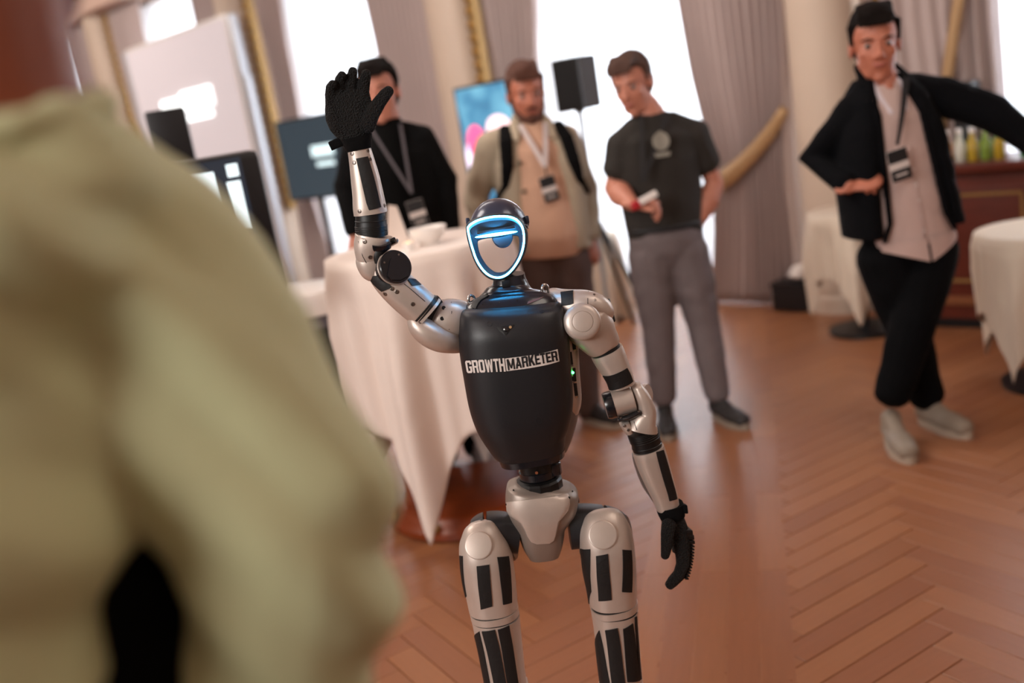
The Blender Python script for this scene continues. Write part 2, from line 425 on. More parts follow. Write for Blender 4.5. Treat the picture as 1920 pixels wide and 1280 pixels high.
# ================================================================== THE HALL
def build_floor():
    m = bpy.data.materials.new('parquet'); m.use_nodes = True; nt = m.node_tree; b = nt.nodes['Principled BSDF']
    at = nt.nodes.new('ShaderNodeAttribute'); at.attribute_name = 'tone'
    cr = nt.nodes.new('ShaderNodeValToRGB'); nt.links.new(at.outputs['Fac'], cr.inputs[0])
    cr.color_ramp.elements[0].color = (*lin('965f40'), 1); cr.color_ramp.elements[1].color = (*lin('a56d48'), 1)
    e = cr.color_ramp.elements.new(.55); e.color = (*lin('9c6542'), 1)
    tc = nt.nodes.new('ShaderNodeTexCoord'); mp = nt.nodes.new('ShaderNodeMapping'); mp.inputs['Scale'].default_value = (3, 40, 3)
    n = nt.nodes.new('ShaderNodeTexNoise'); n.inputs['Scale'].default_value = 1.5; n.inputs['Detail'].default_value = 5
    nt.links.new(tc.outputs['Object'], mp.inputs[0]); nt.links.new(mp.outputs[0], n.inputs['Vector'])
    mx = nt.nodes.new('ShaderNodeMix'); mx.data_type = 'RGBA'; mx.blend_type = 'MULTIPLY'; mx.inputs['Factor'].default_value = .22
    nt.links.new(cr.outputs[0], mx.inputs['A']); nt.links.new(n.outputs[0], mx.inputs['B']); nt.links.new(mx.outputs['Result'], b.inputs['Base Color'])
    b.inputs['Roughness'].default_value = .36; b.inputs['Specular IOR Level'].default_value = .5
    m_sub = mat('floor_joint', '4a2818', .7)
    fl = struct(box('floor', (0, 4, -.058), 13, 15, .05, m_sub, bev=0))
    # local frame of the parquet: b runs 15 degrees right of the camera's forward direction
    az = R(15); bd = np.array([math.sin(az), math.cos(az)]); ad = np.array([math.cos(az), -math.sin(az)])
    L, Wd, th = .56, .093, .008
    def loc(p): return np.array([p[0] @ ad, p[0] @ bd]) if False else np.array([np.dot(p, ad), np.dot(p, bd)])
    bc = loc(np.array(G(1340, 1060))[:2])[0]      # border strip centre line
    items = []                                    # (a, b, angle, length)
    period = 3.4
    def in_border(a): return abs((a - bc + period / 2) % period - period / 2) < .03
    s2 = math.sqrt(.5)
    U = np.array([s2, s2]); V_ = np.array([-s2, s2])
    for i in range(-90, 200):
        for j in range(-30, 30):
            # herringbone lattice: each step shifts by width along both directions, rows by length
            o = U * (Wd * i + L * j) + V_ * (Wd * i - L * j)
            c1 = o + U * (L / 2) + V_ * (Wd / 2); c2 = o + V_ * (L / 2 + Wd) + U * (Wd / 2) * 1.0
            items.append((c1[0], c1[1], 45, L)); items.append((c2[0], c2[1], 135, L))
    out = []
    for a, bb, an, l in items:
        if in_border(a): continue
        p = ad * a + bd * bb
        if p[1] < .4 or p[1] > 15 or abs(p[0]) > 9: continue
        out.append((p[0], p[1], R(an) - az, l, 0.0))
    for k in range(-3, 4):
        for q in range(5):
            a = bc + k * period + (q - 2) * .0935
            for i in range(0, 26):
                bb = -1 + i * .62 + (q % 2) * .31; p = ad * a + bd * bb
                if p[1] < .4 or p[1] > 15 or abs(p[0]) > 9: continue
                out.append((p[0], p[1], R(90) - az, .62, .0006))
    def plank_mesh(l, tone):
        hx, hy, c = l / 2 - .0012, Wd / 2 - .0012, .0015
        V = []; 
        for z, s_ in ((-th, 0), (-c, 0), (0, c)):
            for x, y in ((-1, -1), (1, -1), (1, 1), (-1, 1)): V.append((x * (hx - s_), y * (hy - s_), z))
        F = [(8, 9, 10, 11)]
        for k in (0, 4):
            for i in range(4): F.append((k + i, k + (i + 1) % 4, k + 4 + (i + 1) % 4, k + 4 + i))
        return V, F
    # visible ones by distance
    def vis(p):
        x, y = proj(Vector((p[0], p[1], 0))); return -60 < x < 1980 and -60 < y < 1340 and p[1] > .3
    out.sort(key=lambda q: (not vis(q), math.hypot(q[0], q[1])))
    near = out[:296]; far = out[296:]
    far = [q for q in far if q[1] < 14]
    meshes = {}
    for l in (L, .62):
        for k in range(8):
            V, F = plank_mesh(l, 0); me = bpy.data.meshes.new('plank'); me.from_pydata(V, [], F); me.materials.append(m)
            a = me.attributes.new('tone', 'FLOAT', 'POINT'); a.data.foreach_set('value', [(k + .5) / 8] * len(V)); meshes[(l, k)] = me
    for x, y, an, l, dz in near:
        o = bpy.data.objects.new('plank', meshes[(l, random.randrange(8))]); o.location = (x, y, dz); o.rotation_euler = (0, 0, an); col.objects.link(o); o.parent = fl
    V = []; F = []; T = []
    for x, y, an, l, dz in far:
        v, f = plank_mesh(l, 0); c, s_ = math.cos(an), math.sin(an); b0 = len(V)
        V += [(x + p[0] * c - p[1] * s_, y + p[0] * s_ + p[1] * c, p[2] + dz) for p in v]; F += [tuple(b0 + i for i in ff) for ff in f]; T += [random.random()] * len(v)
    o = raw('planks', V, F, m, fl, smooth=False); o['kind'] = 'stuff'
    a = o.data.attributes.new('tone', 'FLOAT', 'POINT'); a.data.foreach_set('value', T)
build_floor()

def build_hall():
    # window wall: piers between the openings, the wall above, glass and sheers in front
    TOP = 3.45; HW = 1.02
    bm = bmesh.new()
    edges = [-8.0] + [x for w in WINT for x in (w - HW, w + HW)] + [14.0]
    for i in range(0, len(edges), 2):
        a, b = edges[i], edges[i + 1]; boxbm(bm, Wp((a + b) / 2, -.45, 2.2), *WAX, (b - a) / 2, .15, 2.2)
    boxbm(bm, Wp(3, -.45, (TOP + 4.4) / 2), *WAX, 11, .15, (4.4 - TOP) / 2)
    struct(from_bm('wall_back', bm, M_wall, smooth=False, origin=Wp(3, -.45, 0)))
    struct(wbox('trim_1', -8, 14, -.05, .34, 3.50, 3.72, M_ceil, bev=.02, origin=Wp(3, .1, 3.5)))
    struct(wbox('trim_2', -8, 14, -.05, .42, 3.72, 3.80, M_goldp, bev=.01, origin=Wp(3, .1, 3.75)))
    for nm, t0, t1, o0, o1 in (('wall_right', -8.2, -8.0, -.6, 11), ('wall_left', 14, 14.2, -.6, 11)):
        struct(wbox(nm, t0, t1, o0, o1, 0, 4.4, M_wall, bev=0, origin=Wp(t0, 5, 0)))
    struct(wbox('ceiling', -8.2, 14.2, -.6, 11, 4.4, 4.5, M_ceil, bev=0, origin=Wp(3, 5, 4.4)))
    struct(wbox('wall_front', -8.2, 14.2, 11, 11.2, 0, 4.4, M_wall, bev=0, origin=Wp(3, 11, 0)))
    mg = bpy.data.materials.new('window_glass'); mg.use_nodes = True; nt = mg.node_tree; nt.nodes.clear()
    o = nt.nodes.new('ShaderNodeOutputMaterial'); a = nt.nodes.new('ShaderNodeBsdfTransparent'); g = nt.nodes.new('ShaderNodeBsdfGlossy'); g.inputs['Roughness'].default_value = .03
    mx = nt.nodes.new('ShaderNodeMixShader'); mx.inputs[0].default_value = .06
    nt.links.new(a.outputs[0], mx.inputs[1]); nt.links.new(g.outputs[0], mx.inputs[2]); nt.links.new(mx.outputs[0], o.inputs[0])
    M_frame = mat('window_paint', 'e8e4de', .5)
    for i, w in enumerate(WINT):
        r = bpy.data.objects.new('window_%d' % (i + 1), None); link(r); r.location = Wp(w, -.5, 0); struct(r)
        bm = bmesh.new()
        for x in (-HW + .04, 0, HW - .04): boxbm(bm, Wp(w + x, -.5, TOP / 2), *WAX, .04, .03, TOP / 2)
        for z in (.05, 1.0, 2.3, TOP - .04): boxbm(bm, Wp(w, -.5, z), *WAX, HW, .03, .04)
        from_bm('window_frame', bm, M_frame, r, smooth=False)
        for sx in (-1, 1):
            for z0, z1 in ((.09, .96), (1.04, 2.26), (2.34, TOP - .08)):
                wbox('pane', w + sx * .04, w + sx * (HW - .08), -.503, -.497, z0, z1, mg, r, bev=0)
    # sheers
    ms = bpy.data.materials.new('sheer_voile'); ms.use_nodes = True; nt = ms.node_tree; nt.nodes.clear()
    o = nt.nodes.new('ShaderNodeOutputMaterial'); d = nt.nodes.new('ShaderNodeBsdfDiffuse'); d.inputs[0].default_value = (.85, .86, .88, 1)
    tl = nt.nodes.new('ShaderNodeBsdfTranslucent'); tl.inputs[0].default_value = (.86, .9, .95, 1); tp = nt.nodes.new('ShaderNodeBsdfTransparent')
    m1 = nt.nodes.new('ShaderNodeMixShader'); m1.inputs[0].default_value = .62; m2 = nt.nodes.new('ShaderNodeMixShader'); m2.inputs[0].default_value = .10
    nt.links.new(d.outputs[0], m1.inputs[1]); nt.links.new(tl.outputs[0], m1.inputs[2]); nt.links.new(m1.outputs[0], m2.inputs[1]); nt.links.new(tp.outputs[0], m2.inputs[2]); nt.links.new(m2.outputs[0], o.inputs[0])
    descr = ['at the far right edge behind the bar', 'behind the man in the dark tee and the loudspeaker', 'behind the raised robot hand', 'just above the projection screen', 'left of the projection screen beside the foreground head']
    for w, ds in zip(WINT, descr):
        n = 160; V = []; F = []
        for j in range(2):
            z = 3.45 if j == 0 else .01
            for k in range(n + 1):
                t = w - 1.02 + 2.04 * k / n
                V.append(Wp(t, -.12 + .03 * math.sin(t * 2 * math.pi / .115) + .012 * math.sin(t * 31), z))
        for k in range(n): F.append((k, k + 1, n + 2 + k, n + 1 + k))
        tag(raw('sheer_curtain', V, F, ms, origin=Wp(w, -.12, 0)), 'white sheer curtain, ' + ds, 'curtain')
    def drape(prof, label, pl=.095, off=.07, amp=.058, sd=0):
        """prof: list of (z, t_left, t_right) from top to floor"""
        n = 150; zs = np.linspace(prof[0][0], prof[-1][0], 46); V = []; F = []
        P_ = sorted(prof); Z = [p[0] for p in P_]; A = [p[1] for p in P_]; B = [p[2] for p in P_]
        full = max(abs(b - a) for _, a, b in prof); nf = round(full / pl)
        rr = np.random.default_rng(sd); ph = rr.uniform(0, 6, 5)
        for z in zs:
            a, b = np.interp(z, Z, A), np.interp(z, Z, B); sq = abs(b - a) / full
            for k in range(n + 1):
                s_ = k / n; w = s_ + .012 * math.sin(9 * s_ + z * 1.3 + ph[0]) + .008 * math.sin(17 * s_ - z + ph[1])
                am = amp * (1.1 - .4 * sq) * (.75 + .3 * math.sin(5 * s_ + ph[2]))
                V.append(Wp(a + (b - a) * s_, off + am * math.sin(2 * math.pi * nf * w) + .02 * math.sin(z * 2 + ph[3]), z))
        w = n + 1
        for j in range(len(zs) - 1):
            for k in range(n): F.append((j * w + k, j * w + k + 1, (j + 1) * w + k + 1, (j + 1) * w + k))
        o = tag(raw('curtain', V, F, M_drape, origin=Wp((prof[0][1] + prof[0][2]) / 2, off, 0)), label, 'curtain')
        md = o.modifiers.new('thickness', 'SOLIDIFY'); md.thickness = .004
        return o
    dA = drape([(3.5, -.88, .30), (2.1, -.82, -.03), (1.6, -.80, -.08), (1.1, -.76, -.17), (.85, -.74, -.16), (.5, -.74, -.10), (.01, -.72, .02)], 'mauve pleated curtain held by the gold sash, right of the man in the dark tee', sd=1)
    drape([(3.5, .85, 1.75), (2.4, 1.24, 1.80), (1.2, 1.45, 1.80), (.01, 1.30, 1.80)], 'mauve curtain behind the man in the cream jacket, beside the gilded strip', sd=2)
    dB = drape([(3.5, 2.42, 3.6), (2.7, 2.44, 3.26), (1.6, 2.48, 3.22), (1.0, 2.55, 3.00), (.01, 2.5, 3.25)], 'mauve pleated curtain directly right of the raised robot hand', sd=3)
    drape([(3.5, 4.45, 5.06), (2.6, 4.62, 5.05), (1.0, 4.7, 5.05), (.01, 4.5, 5.05)], 'mauve curtain above the dark wall monitor, left of the robot hand', sd=4)
    drape([(3.5, 7.45, 8.32), (1.5, 7.5, 8.30), (.01, 7.4, 8.3)], 'mauve curtain panel peeking over the top left of the projection screen', sd=5)
    drape([(3.5, 5.72, 6.3), (1.5, 5.74, 6.3), (.01, 5.72, 6.4)], 'mauve curtain panel at the top right corner of the projection screen', sd=6)
    drape([(3.5, 9.0, 9.75), (2.5, 9.05, 9.75), (1.4, 9.0, 9.5), (.01, 9.0, 9.8)], 'mauve curtain left of the far left column, beside the foreground head', sd=7)
    dC = drape([(3.5, -2.1, -1.32), (1.7, -2.05, -1.36), (1.2, -2.06, -1.40), (.01, -2.05, -1.35)], 'mauve curtain behind the man in the navy cardigan', sd=8)
    # sheer-edge pale strip curtains
    def sash(name, pts, label, par, w1, m=M_goldc, off=.17):
        V = []; F = []; n = len(pts)
        for i, (t, z, w) in enumerate(pts):
            a = pts[max(0, i - 1)]; b = pts[min(n - 1, i + 1)]; d = np.array([b[0] - a[0], b[1] - a[1]]); d /= np.linalg.norm(d); nn = np.array([-d[1], d[0]])
            for q in range(7):
                s_ = (q / 6 - .5) * 2; V.append(Wp(t + nn[0] * w * s_, off + .035 * (1 - s_ * s_) + .008 * math.sin(q * 2.4), z + nn[1] * w * s_))
        for i in range(n - 1):
            for q in range(6): F.append((i * 7 + q, i * 7 + q + 1, i * 7 + q + 8, i * 7 + q + 7))
        o = raw(name, V, F, m, par); o['label'] = label
        md = o.modifiers.new('thickness', 'SOLIDIFY'); md.thickness = .006; return o
    sash('curtain_sash', [(-.80, 1.30, .028), (-.76, 1.25, .038), (-.68, 1.16, .046), (-.58, 1.07, .050), (-.46, .98, .056), (-.35, .91, .062), (-.25, .86, .066)], 'gold satin sash', dA, 1)
    sash('curtain_sash', [(-1.93, 1.95, .03), (-1.88, 1.73, .032), (-1.82, 1.45, .034), (-1.78, 1.25, .034), (-1.75, 1.05, .03)], 'tan sash', dC, 1)
    sash('curtain_sash', [(2.50, 1.1, .03), (2.52, .98, .045), (2.60, .88, .055), (2.72, .80, .06), (2.85, .76, .06)], 'gold satin sash', dB, 1)
    # columns
    for i, t in enumerate((-1.03, 2.22, 5.48, 8.72)):
        lb = ['cream column', '', '', ''][0]
        o = lathe('column', Wp(t, .05, 0), (0, 0, 1), [(0, .235), (.10, .235), (.12, .22), (.16, .23), (.2, .215), (1.8, .213), (4.0, .20), (4.05, .26), (4.4, .28)], M_colm, None, 40, origin=Wp(t, .12, 0))
        o.name = 'trim_%d' % (3 + i); struct(o)
    # gilded strips right of the columns
    for i, t in enumerate((-1.40, 1.96, 5.22, 8.46)):
        r = wbox('trim_%d' % (7 + i), t - .035, t + .035, .0, .08, .9, 3.5, M_goldp, bev=.006, origin=Wp(t, .02, 0)); struct(r)
        bead = None
        for k in range(24):
            z = 1.0 + k * .105
            if bead is None:
                bm = bmesh.new(); bmesh.ops.create_icosphere(bm, subdivisions=2, radius=.034); 
                for v in bm.verts: v.co.y *= .7
                me = bpy.data.meshes.new('gilded_rosette'); bm.to_mesh(me); bm.free(); me.materials.append(M_gold); me.polygons.foreach_set('use_smooth', [True] * len(me.polygons)); bead = me
            o = bpy.data.objects.new('gilded_rosette', bead); link(o, r); o.location = Wp(t, .09, z) - r.location
build_hall()

def panel_screen(name, label, cat, t0, t1, z0, z1, off, m_face, m_frame=M_blackp, fr=.02, dep=.04, stand=None):
    r = thing(name, label, cat, Wp((t0 + t1) / 2, off, 0))
    wbox('housing', t0, t1, off, off + dep, z0, z1, m_frame, r, bev=.006)
    wbox('screen', t0 + fr, t1 - fr, off + dep, off + dep + .004, z0 + fr, z1 - fr, m_face, r, bev=0)
    if stand:
        tm = (t0 + t1) / 2
        wbox('pole', tm - .03, tm + .03, off, off + .03, .03, z0 + .05, M_blackp, r)
        wbox('base', tm - .3, tm + .3, off - .15, off + .25, .0, .03, M_blackp, r, bev=.008)
    return r
def build_screens():
    def scr_mat(name, kind):
        m = bpy.data.materials.new(name); m.use_nodes = True; nt = m.node_tree; b = nt.nodes['Principled BSDF']; b.inputs['Base Color'].default_value = (.02, .02, .02, 1); b.inputs['Roughness'].default_value = .25
        tc = nt.nodes.new('ShaderNodeTexCoord'); n = nt.nodes.new('ShaderNodeTexNoise'); n.inputs['Scale'].default_value = 3.2; n.inputs['Detail'].default_value = 2
        cr = nt.nodes.new('ShaderNodeValToRGB'); nt.links.new(tc.outputs['Object'], n.inputs['Vector']); nt.links.new(n.outputs[0], cr.inputs[0]); nt.links.new(cr.outputs[0], b.inputs['Emission Color'])
        E = cr.color_ramp.elements; E[0].position = .35; E[0].color = (*lin('2f5f86'), 1); E[1].position = .68; E[1].color = (*lin('8fd6ee'), 1)
        e = E.new(.5); e.color = (*lin('4f93b8'), 1); b.inputs['Emission Strength'].default_value = .75
        return m
    # big projection screen
    r = thing('projection_screen', 'large pale projection screen with a light frame on legs at the left', 'projection screen', Wp(6.25, .3, 0))
    mscr = mat('projected_image', 'b9aeb0', .8, emis=lin('c9c0c2'), estr=.42)
    wbox('screen', 5.12, 7.38, .42, .43, 1.28, 2.88, mscr, r, bev=0)
    wbox('housing', 5.08, 7.42, .38, .42, 1.24, 2.92, M_white, r, bev=.01)
    mw = mat('projected_text', 'ffffff', .8, emis=(.92, 1, 1), estr=1.0)
    for t0, t1, z0, z1 in ((5.63, 6.3, 2.10, 2.30), (6.2, 6.78, 2.12, 2.26), (5.70, 6.37, 1.99, 2.06)):
        wbox('text_block', t0, t1, .43, .436, z0, z1, mw, r, bev=.02)
    for t in (5.02, 7.46): wbox('leg', t - .04, t + .04, .34, .42, 0, 2.9, mat('screen_leg', 'cfd4dc', .35, .3), r, bev=.008)
    wbox('side_post', 4.93, 4.97, .36, .42, 0, 2.3, MATS['screen_leg'], r, bev=.005)
    for t in (5.02, 7.46): wbox('foot', t - .05, t + .05, .15, .8, 0, .05, M_blackp, r)
    # dark monitor
    md = mat('dark_display', '1a2026', .18, emis=lin('34434c'), estr=.55)
    r = panel_screen('monitor', 'dark wide display on a stand below the mauve curtain, left of the black blazer', 'monitor', 3.50, 4.50, 1.03, 1.80, .45, md, stand=1)
    mt = mat('display_text', 'cfe6ea', .5, emis=(.6, .8, .85), estr=.8)
    wbox('text_block', 3.60, 3.95, .494, .500, 1.42, 1.52, mt, r, bev=0); wbox('text_block', 3.62, 3.90, .494, .500, 1.33, 1.37, mt, r, bev=0)
    # blue display
    mb = scr_mat('blue_picture', 0)
    r = panel_screen('monitor', 'bright blue display with pink and white blooms behind the cream jacket shoulder', 'monitor', 1.00, 1.70, .80, 1.78, .6, mb, stand=1)
    for t, z, rx, rz, c, s in ((1.53, 1.36, .10, .13, 'ff5a8c', 1.0), (1.58, 1.24, .09, .15, 'f4e6ff', 1.1), (1.27, 1.44, .13, .10, 'ffd9df', 1.0), (1.50, 1.36, .04, .08, 'ff3b5a', .9)):
        bm = bmesh.new(); bmesh.ops.create_circle(bm, cap_ends=True, segments=24, radius=1)
        c3 = Wp(t, .6455 + .001 * rx * 10, z)
        for v in bm.verts: v.co = c3 + Vector((WE[0], WE[1], 0)) * v.co.x * rx + Vector((0, 0, 1)) * v.co.y * rz
        from_bm('bloom_image', bm, mat('bloom_' + c, c, .5, emis=lin(c), estr=s * .8), r)
build_screens()

def plane_obj_axes(yaw):
    c, s = math.cos(R(yaw)), math.sin(R(yaw)); return ((c, s, 0), (-s, c, 0), (0, 0, 1))
def build_left_devices():
    # black framed glossy display at the left, seen past the green shoulder
    c = P(415, 400, 3.3); ax = plane_obj_axes(20)
    r = thing('floor_display', 'black rounded display with bright reflections behind the green sleeve', 'display', (c.x - .08, c.y, 0))
    cc = Vector((c.x - .045, c.y, c.z - .055))
    L_ = []
    bm = bmesh.new(); boxbm(bm, cc, *ax, .20, .03, .24, .028); sharp(from_bm('housing', bm, M_blackp, r), 30)
    mgl = mat('display_reflection', '20242a', .12, emis=lin('2c3440'), estr=.4)
    Y = Vector(ax[1]); X = Vector(ax[0])
    box('screen', cc - Y * .031 - X * .02, .158, .002, .225, mgl, r, ax, 0)
    mr = mat('display_highlight', 'dff2f8', .3, emis=(.75, .9, .95), estr=.8)  # window reflections on the glass, painted as glowing patches
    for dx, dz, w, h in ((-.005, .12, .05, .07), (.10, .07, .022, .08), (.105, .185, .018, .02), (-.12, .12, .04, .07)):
        bm = bmesh.new(); boxbm(bm, cc + X * dx + Vector((0, 0, dz)) - Y * .034, *ax, w, .0015, h, .0); sharp(from_bm('painted_reflection', bm, mr, r), 30)
    box('pole', (cc.x, cc.y + .05, (cc.z) / 2), .02, .02, cc.z / 2, M_blackp, r); box('base', (cc.x, cc.y + .05, .015), .22, .16, .015, M_blackp, r)
    c = P(318, 245, 4.6)
    r = thing('loudspeaker', 'black box loudspeaker on a pole in front of the projection screen', 'loudspeaker', (c.x, c.y, 0))
    box('cabinet', (c.x, c.y, c.z - .05), .085, .11, .14, M_blackp, r, plane_obj_axes(15), .012)
    box('pole', (c.x, c.y, (c.z - .19) / 2), .016, .016, (c.z - .19) / 2, M_blackp, r)
    box('base', (c.x, c.y, .012), .2, .2, .012, M_blackp, r, None, .004)
    # white-topped black table
    c = P(560, 500, 4.1); rr = .20; cx, cy, tz = c.x - .02, c.y + .08, .98
    r = thing('bistro_table', 'small round black table with a white cloth top left of the draped table', 'table', (cx, cy, 0))
    lathe('cloth_top', (cx, cy, 0), (0, 0, 1), [(tz - .10, rr * .95), (tz - .09, rr + .02), (tz - .03, rr + .025), (tz, rr + .01), (tz + .006, rr * .9), (tz + .008, 0)], M_white, r)
    lathe('tabletop', (cx, cy, 0), (0, 0, 1), [(tz - .15, rr - .02), (tz - .145, rr + .01), (tz - .101, rr + .01), (tz - .10, rr * .9)], mat('grey_edge', '5d5960', .5), r)
    lathe('column', (cx, cy, 0), (0, 0, 1), [(0, .17), (.03, .17), (.05, .13), (tz - .2, .13), (tz - .15, .16)], M_blackp, r)
build_left_devices()

def draped_table(name, label, c, r0, zt, a, rot, m, amp=.03, nf=9, base='wood', sd=0):
    r = thing(name, label, 'table', (c[0], c[1], 0)); cx, cy = c; rr = np.random.default_rng(sd); ph = rr.uniform(0, 6, 6)
    n = 240; nr = 7; nd = 30; V = []; F = []
    for i in range(nr + nd + 1):
        for k in range(n):
            th = 2 * math.pi * k / n; tl = th - rot
            if i <= nr: q = r0 * i / nr; V.append((cx + q * math.cos(th), cy + q * math.sin(th), zt + .003)); continue
            drop = a / max(abs(math.cos(tl)), abs(math.sin(tl))) - r0
            s_ = (i - nr) / nd; d = drop * s_
            f = amp * min(1, s_ * 2.5) * (math.sin(nf * th + ph[0] + .8 * math.sin(2 * th + ph[1])) + .5 * math.sin((nf * 2 + 1) * th + ph[2]))
            corner = max(0, 1 - abs(((tl + math.pi / 4) % (math.pi / 2)) - math.pi / 2) / .5) if False else 0
            cd = abs(((tl - math.pi / 4 + math.pi / 4) % (math.pi / 2)) - math.pi / 4)   # 0 at corner
            f += .05 * min(1, s_ * 2) * math.exp(-(cd / .16) ** 2)
            q = r0 + .012 * min(1, s_ * 12) + f - .03 * s_
            V.append((cx + q * math.cos(th), cy + q * math.sin(th), zt - d - .012 * min(1, s_ * 20)))
    for i in range(nr + nd):
        for k in range(n):
            j = (k + 1) % n
            F.append((i * n + k, i * n + j, (i + 1) * n + j, (i + 1) * n + k))
    # a cloth lies on the table: thing of its own
    bm = bmesh.new(); vs = [bm.verts.new(v) for v in V]
    for f in F: bm.faces.new([vs[i] for i in f])
    bmesh.ops.remove_doubles(bm, verts=bm.verts, dist=1e-5)
    cl = from_bm('tablecloth', bm, m, None, True, origin=(cx, cy, zt))
    md = cl.modifiers.new('thickness', 'SOLIDIFY'); md.thickness = .003; md.offset = 1
    lathe('tabletop', (cx, cy, 0), (0, 0, 1), [(zt - .03, r0 * .96), (zt - .025, r0), (zt - .004, r0), (zt, r0 * .98)], M_wood, r)
    return r, cl
def build_tables():
    c = (-.30, 3.85)
    r, cl = draped_table('standing_table', 'tall round wooden table under the white cloth, on a round wooden base', c, .36, 1.12, 1.0, R(-106) + R(45) + math.pi / 2, M_cloth, sd=3)
    tag(cl, 'white tablecloth on the tall round table behind the robot, corners hanging low', 'tablecloth')
    b = Vector((-.27, 3.90, 0))
    lathe('base', b, (0, 0, 1), [(0, .33), (.015, .35), (.04, .35), (.055, .33), (.07, .32), (.085, .30), (.09, .28)], M_wood, r, 48)
    for an in (-155, 20, 130):
        p = b + Vector((math.cos(R(an)), math.sin(R(an)), 0)) * .25
        lathe('leg', p, (0, 0, 1), [(.09, .035), (.12, .04), (.15, .028), (.6, .026), (1.0, .03), (1.09, .035)], M_wood, r, 20)
    for an in (-115, -60, -160):
        p = b + Vector((math.cos(R(an)), math.sin(R(an)), 0)) * .335
        lathe('brass_cap', (p.x, p.y, .065), (math.cos(R(an)), math.sin(R(an)), .2), [(0, .02), (.012, .022), (.022, .012), (.026, 0)], M_gold, r, 16)
    # things on it
    zt = 1.126
    p = G(806, 458, zt)
    bowl = lathe('bowl', (p.x, p.y, zt), (0, 0, 1), [(0, .035), (.012, .04), (.03, .062), (.062, .074), (.066, .073), (.05, .06), (.012, .03), (.012, 0)], M_white, None, 32, origin=(p.x, p.y, zt))
    tag(bowl, 'white porcelain bowl on the tall draped table', 'bowl')
    p = G(748, 462, zt)
    bm = bmesh.new(); hx = .045
    pts = [(-hx, -.03, 0), (hx, -.03, 0), (hx, .03, 0), (-hx, .03, 0), (-.012, 0, .165), (.02, .004, .155)]
    vs = [bm.verts.new((p.x + a, p.y + b_, zt + c_)) for a, b_, c_ in pts]
    for f in ((0, 1, 5, 4), (2, 3, 4, 5), (1, 2, 5), (3, 0, 4), (0, 3, 2, 1)): bm.faces.new([vs[i] for i in f])
    bmesh.ops.subdivide_edges(bm, edges=bm.edges, cuts=2)
    tag(from_bm('napkin', bm, M_cloth, None, False, origin=(p.x, p.y, zt)), 'white folded napkin standing upright on the tall draped table', 'napkin')
    p = G(768, 470, zt)
    cr = thing('tealight', 'small glass tealight beside the bowl on the tall draped table', 'candle', (p.x, p.y, zt))
    lathe('glass_cup', (p.x, p.y, zt), (0, 0, 1), [(0, .018), (.03, .022), (.032, .020), (.008, .016), (.008, 0)], M_white, cr, 20)
    lathe('flame', (p.x, p.y, zt + .012), (0, 0, 1), [(0, .002), (.006, .005), (.012, .004), (.022, 0)], mat('flame', 'ffcc88', .5, emis=(1, .6, .2), estr=6), cr, 10)
    # cream draped table behind the man in the cream jacket
    p = P(1092, 446, 7.0)
    r, cl = draped_table('side_table', 'table under a cream cloth behind the man in the cream jacket', (p.x - .02, 7.0), .26, p.z, .88, R(40), M_cream, sd=5)
    tag(cl, 'cream tablecloth visible between the cream jacket and the man in the dark tee', 'tablecloth')
    lathe('base', (p.x - .02, 7.0, 0), (0, 0, 1), [(0, .24), (.03, .24), (.04, .03), (p.z - .03, .03)], M_blackp, r)
    # two small tables on the right
    ct = G(1606, 392, .70)
    r, cl = draped_table('side_table', 'small table with one black leg behind the navy cardigan man', ct[:2], .27, .70, .62, R(20), M_cream, sd=6, amp=.02)
    tag(cl, 'short cream tablecloth left of the bar, behind the navy cardigan man', 'tablecloth')
    lathe('leg', (ct[0] - .03, ct[1] - .06, 0), (0, 0, 1), [(0, .2), (.02, .2), (.03, .026), (.68, .026)], M_blackp, r)
    cu = G(1968, 428, .70)
    r, cl = draped_table('side_table', 'round table at the right edge of the hall in front of the bar', cu[:2], .30, .70, .64, R(75), M_cream, sd=7, amp=.02)
    tag(cl, 'pale tablecloth with hanging corner at the right edge, in front of the bar', 'tablecloth')
    lathe('leg', (cu[0], cu[1], 0), (0, 0, 1), [(0, .22), (.02, .22), (.03, .03), (.68, .03)], M_blackp, r)
    # folded white cloth and black case on the floor by the column
    q = Wp(-.80, .22, 0); ax = WAX
    r = thing('equipment_case', 'low black case on the floor at the foot of the cream column', 'case', (q.x, q.y, 0))
    box('body', (q.x, q.y + .06, .09), .14, .08, .08, M_blackp, r, ax, .008); box('lid', (q.x, q.y + .06, .18), .145, .085, .012, M_blackp, r, ax, .005)
    rod('handle', [(q.x - .04, q.y - .0, .10), (q.x - .03, q.y - .02, .11), (q.x + .03, q.y - .02, .11), (q.x + .04, q.y, .10)], .005, M_blackp, r)
    b = Blob(); bx = Vector((q.x + .08, q.y + .05, .25))
    for _ in range(9): b.ell(bx + Vector((random.uniform(-.06, .06), random.uniform(-.04, .04), random.uniform(-.03, .03))), .07, .05, .035)
    tag(b.build('cloth_bundle', M_white, None, .008, 3, origin=(bx.x, bx.y, .2)), 'crumpled white cloth lying on the black case by the cream column', 'cloth')
build_tables()

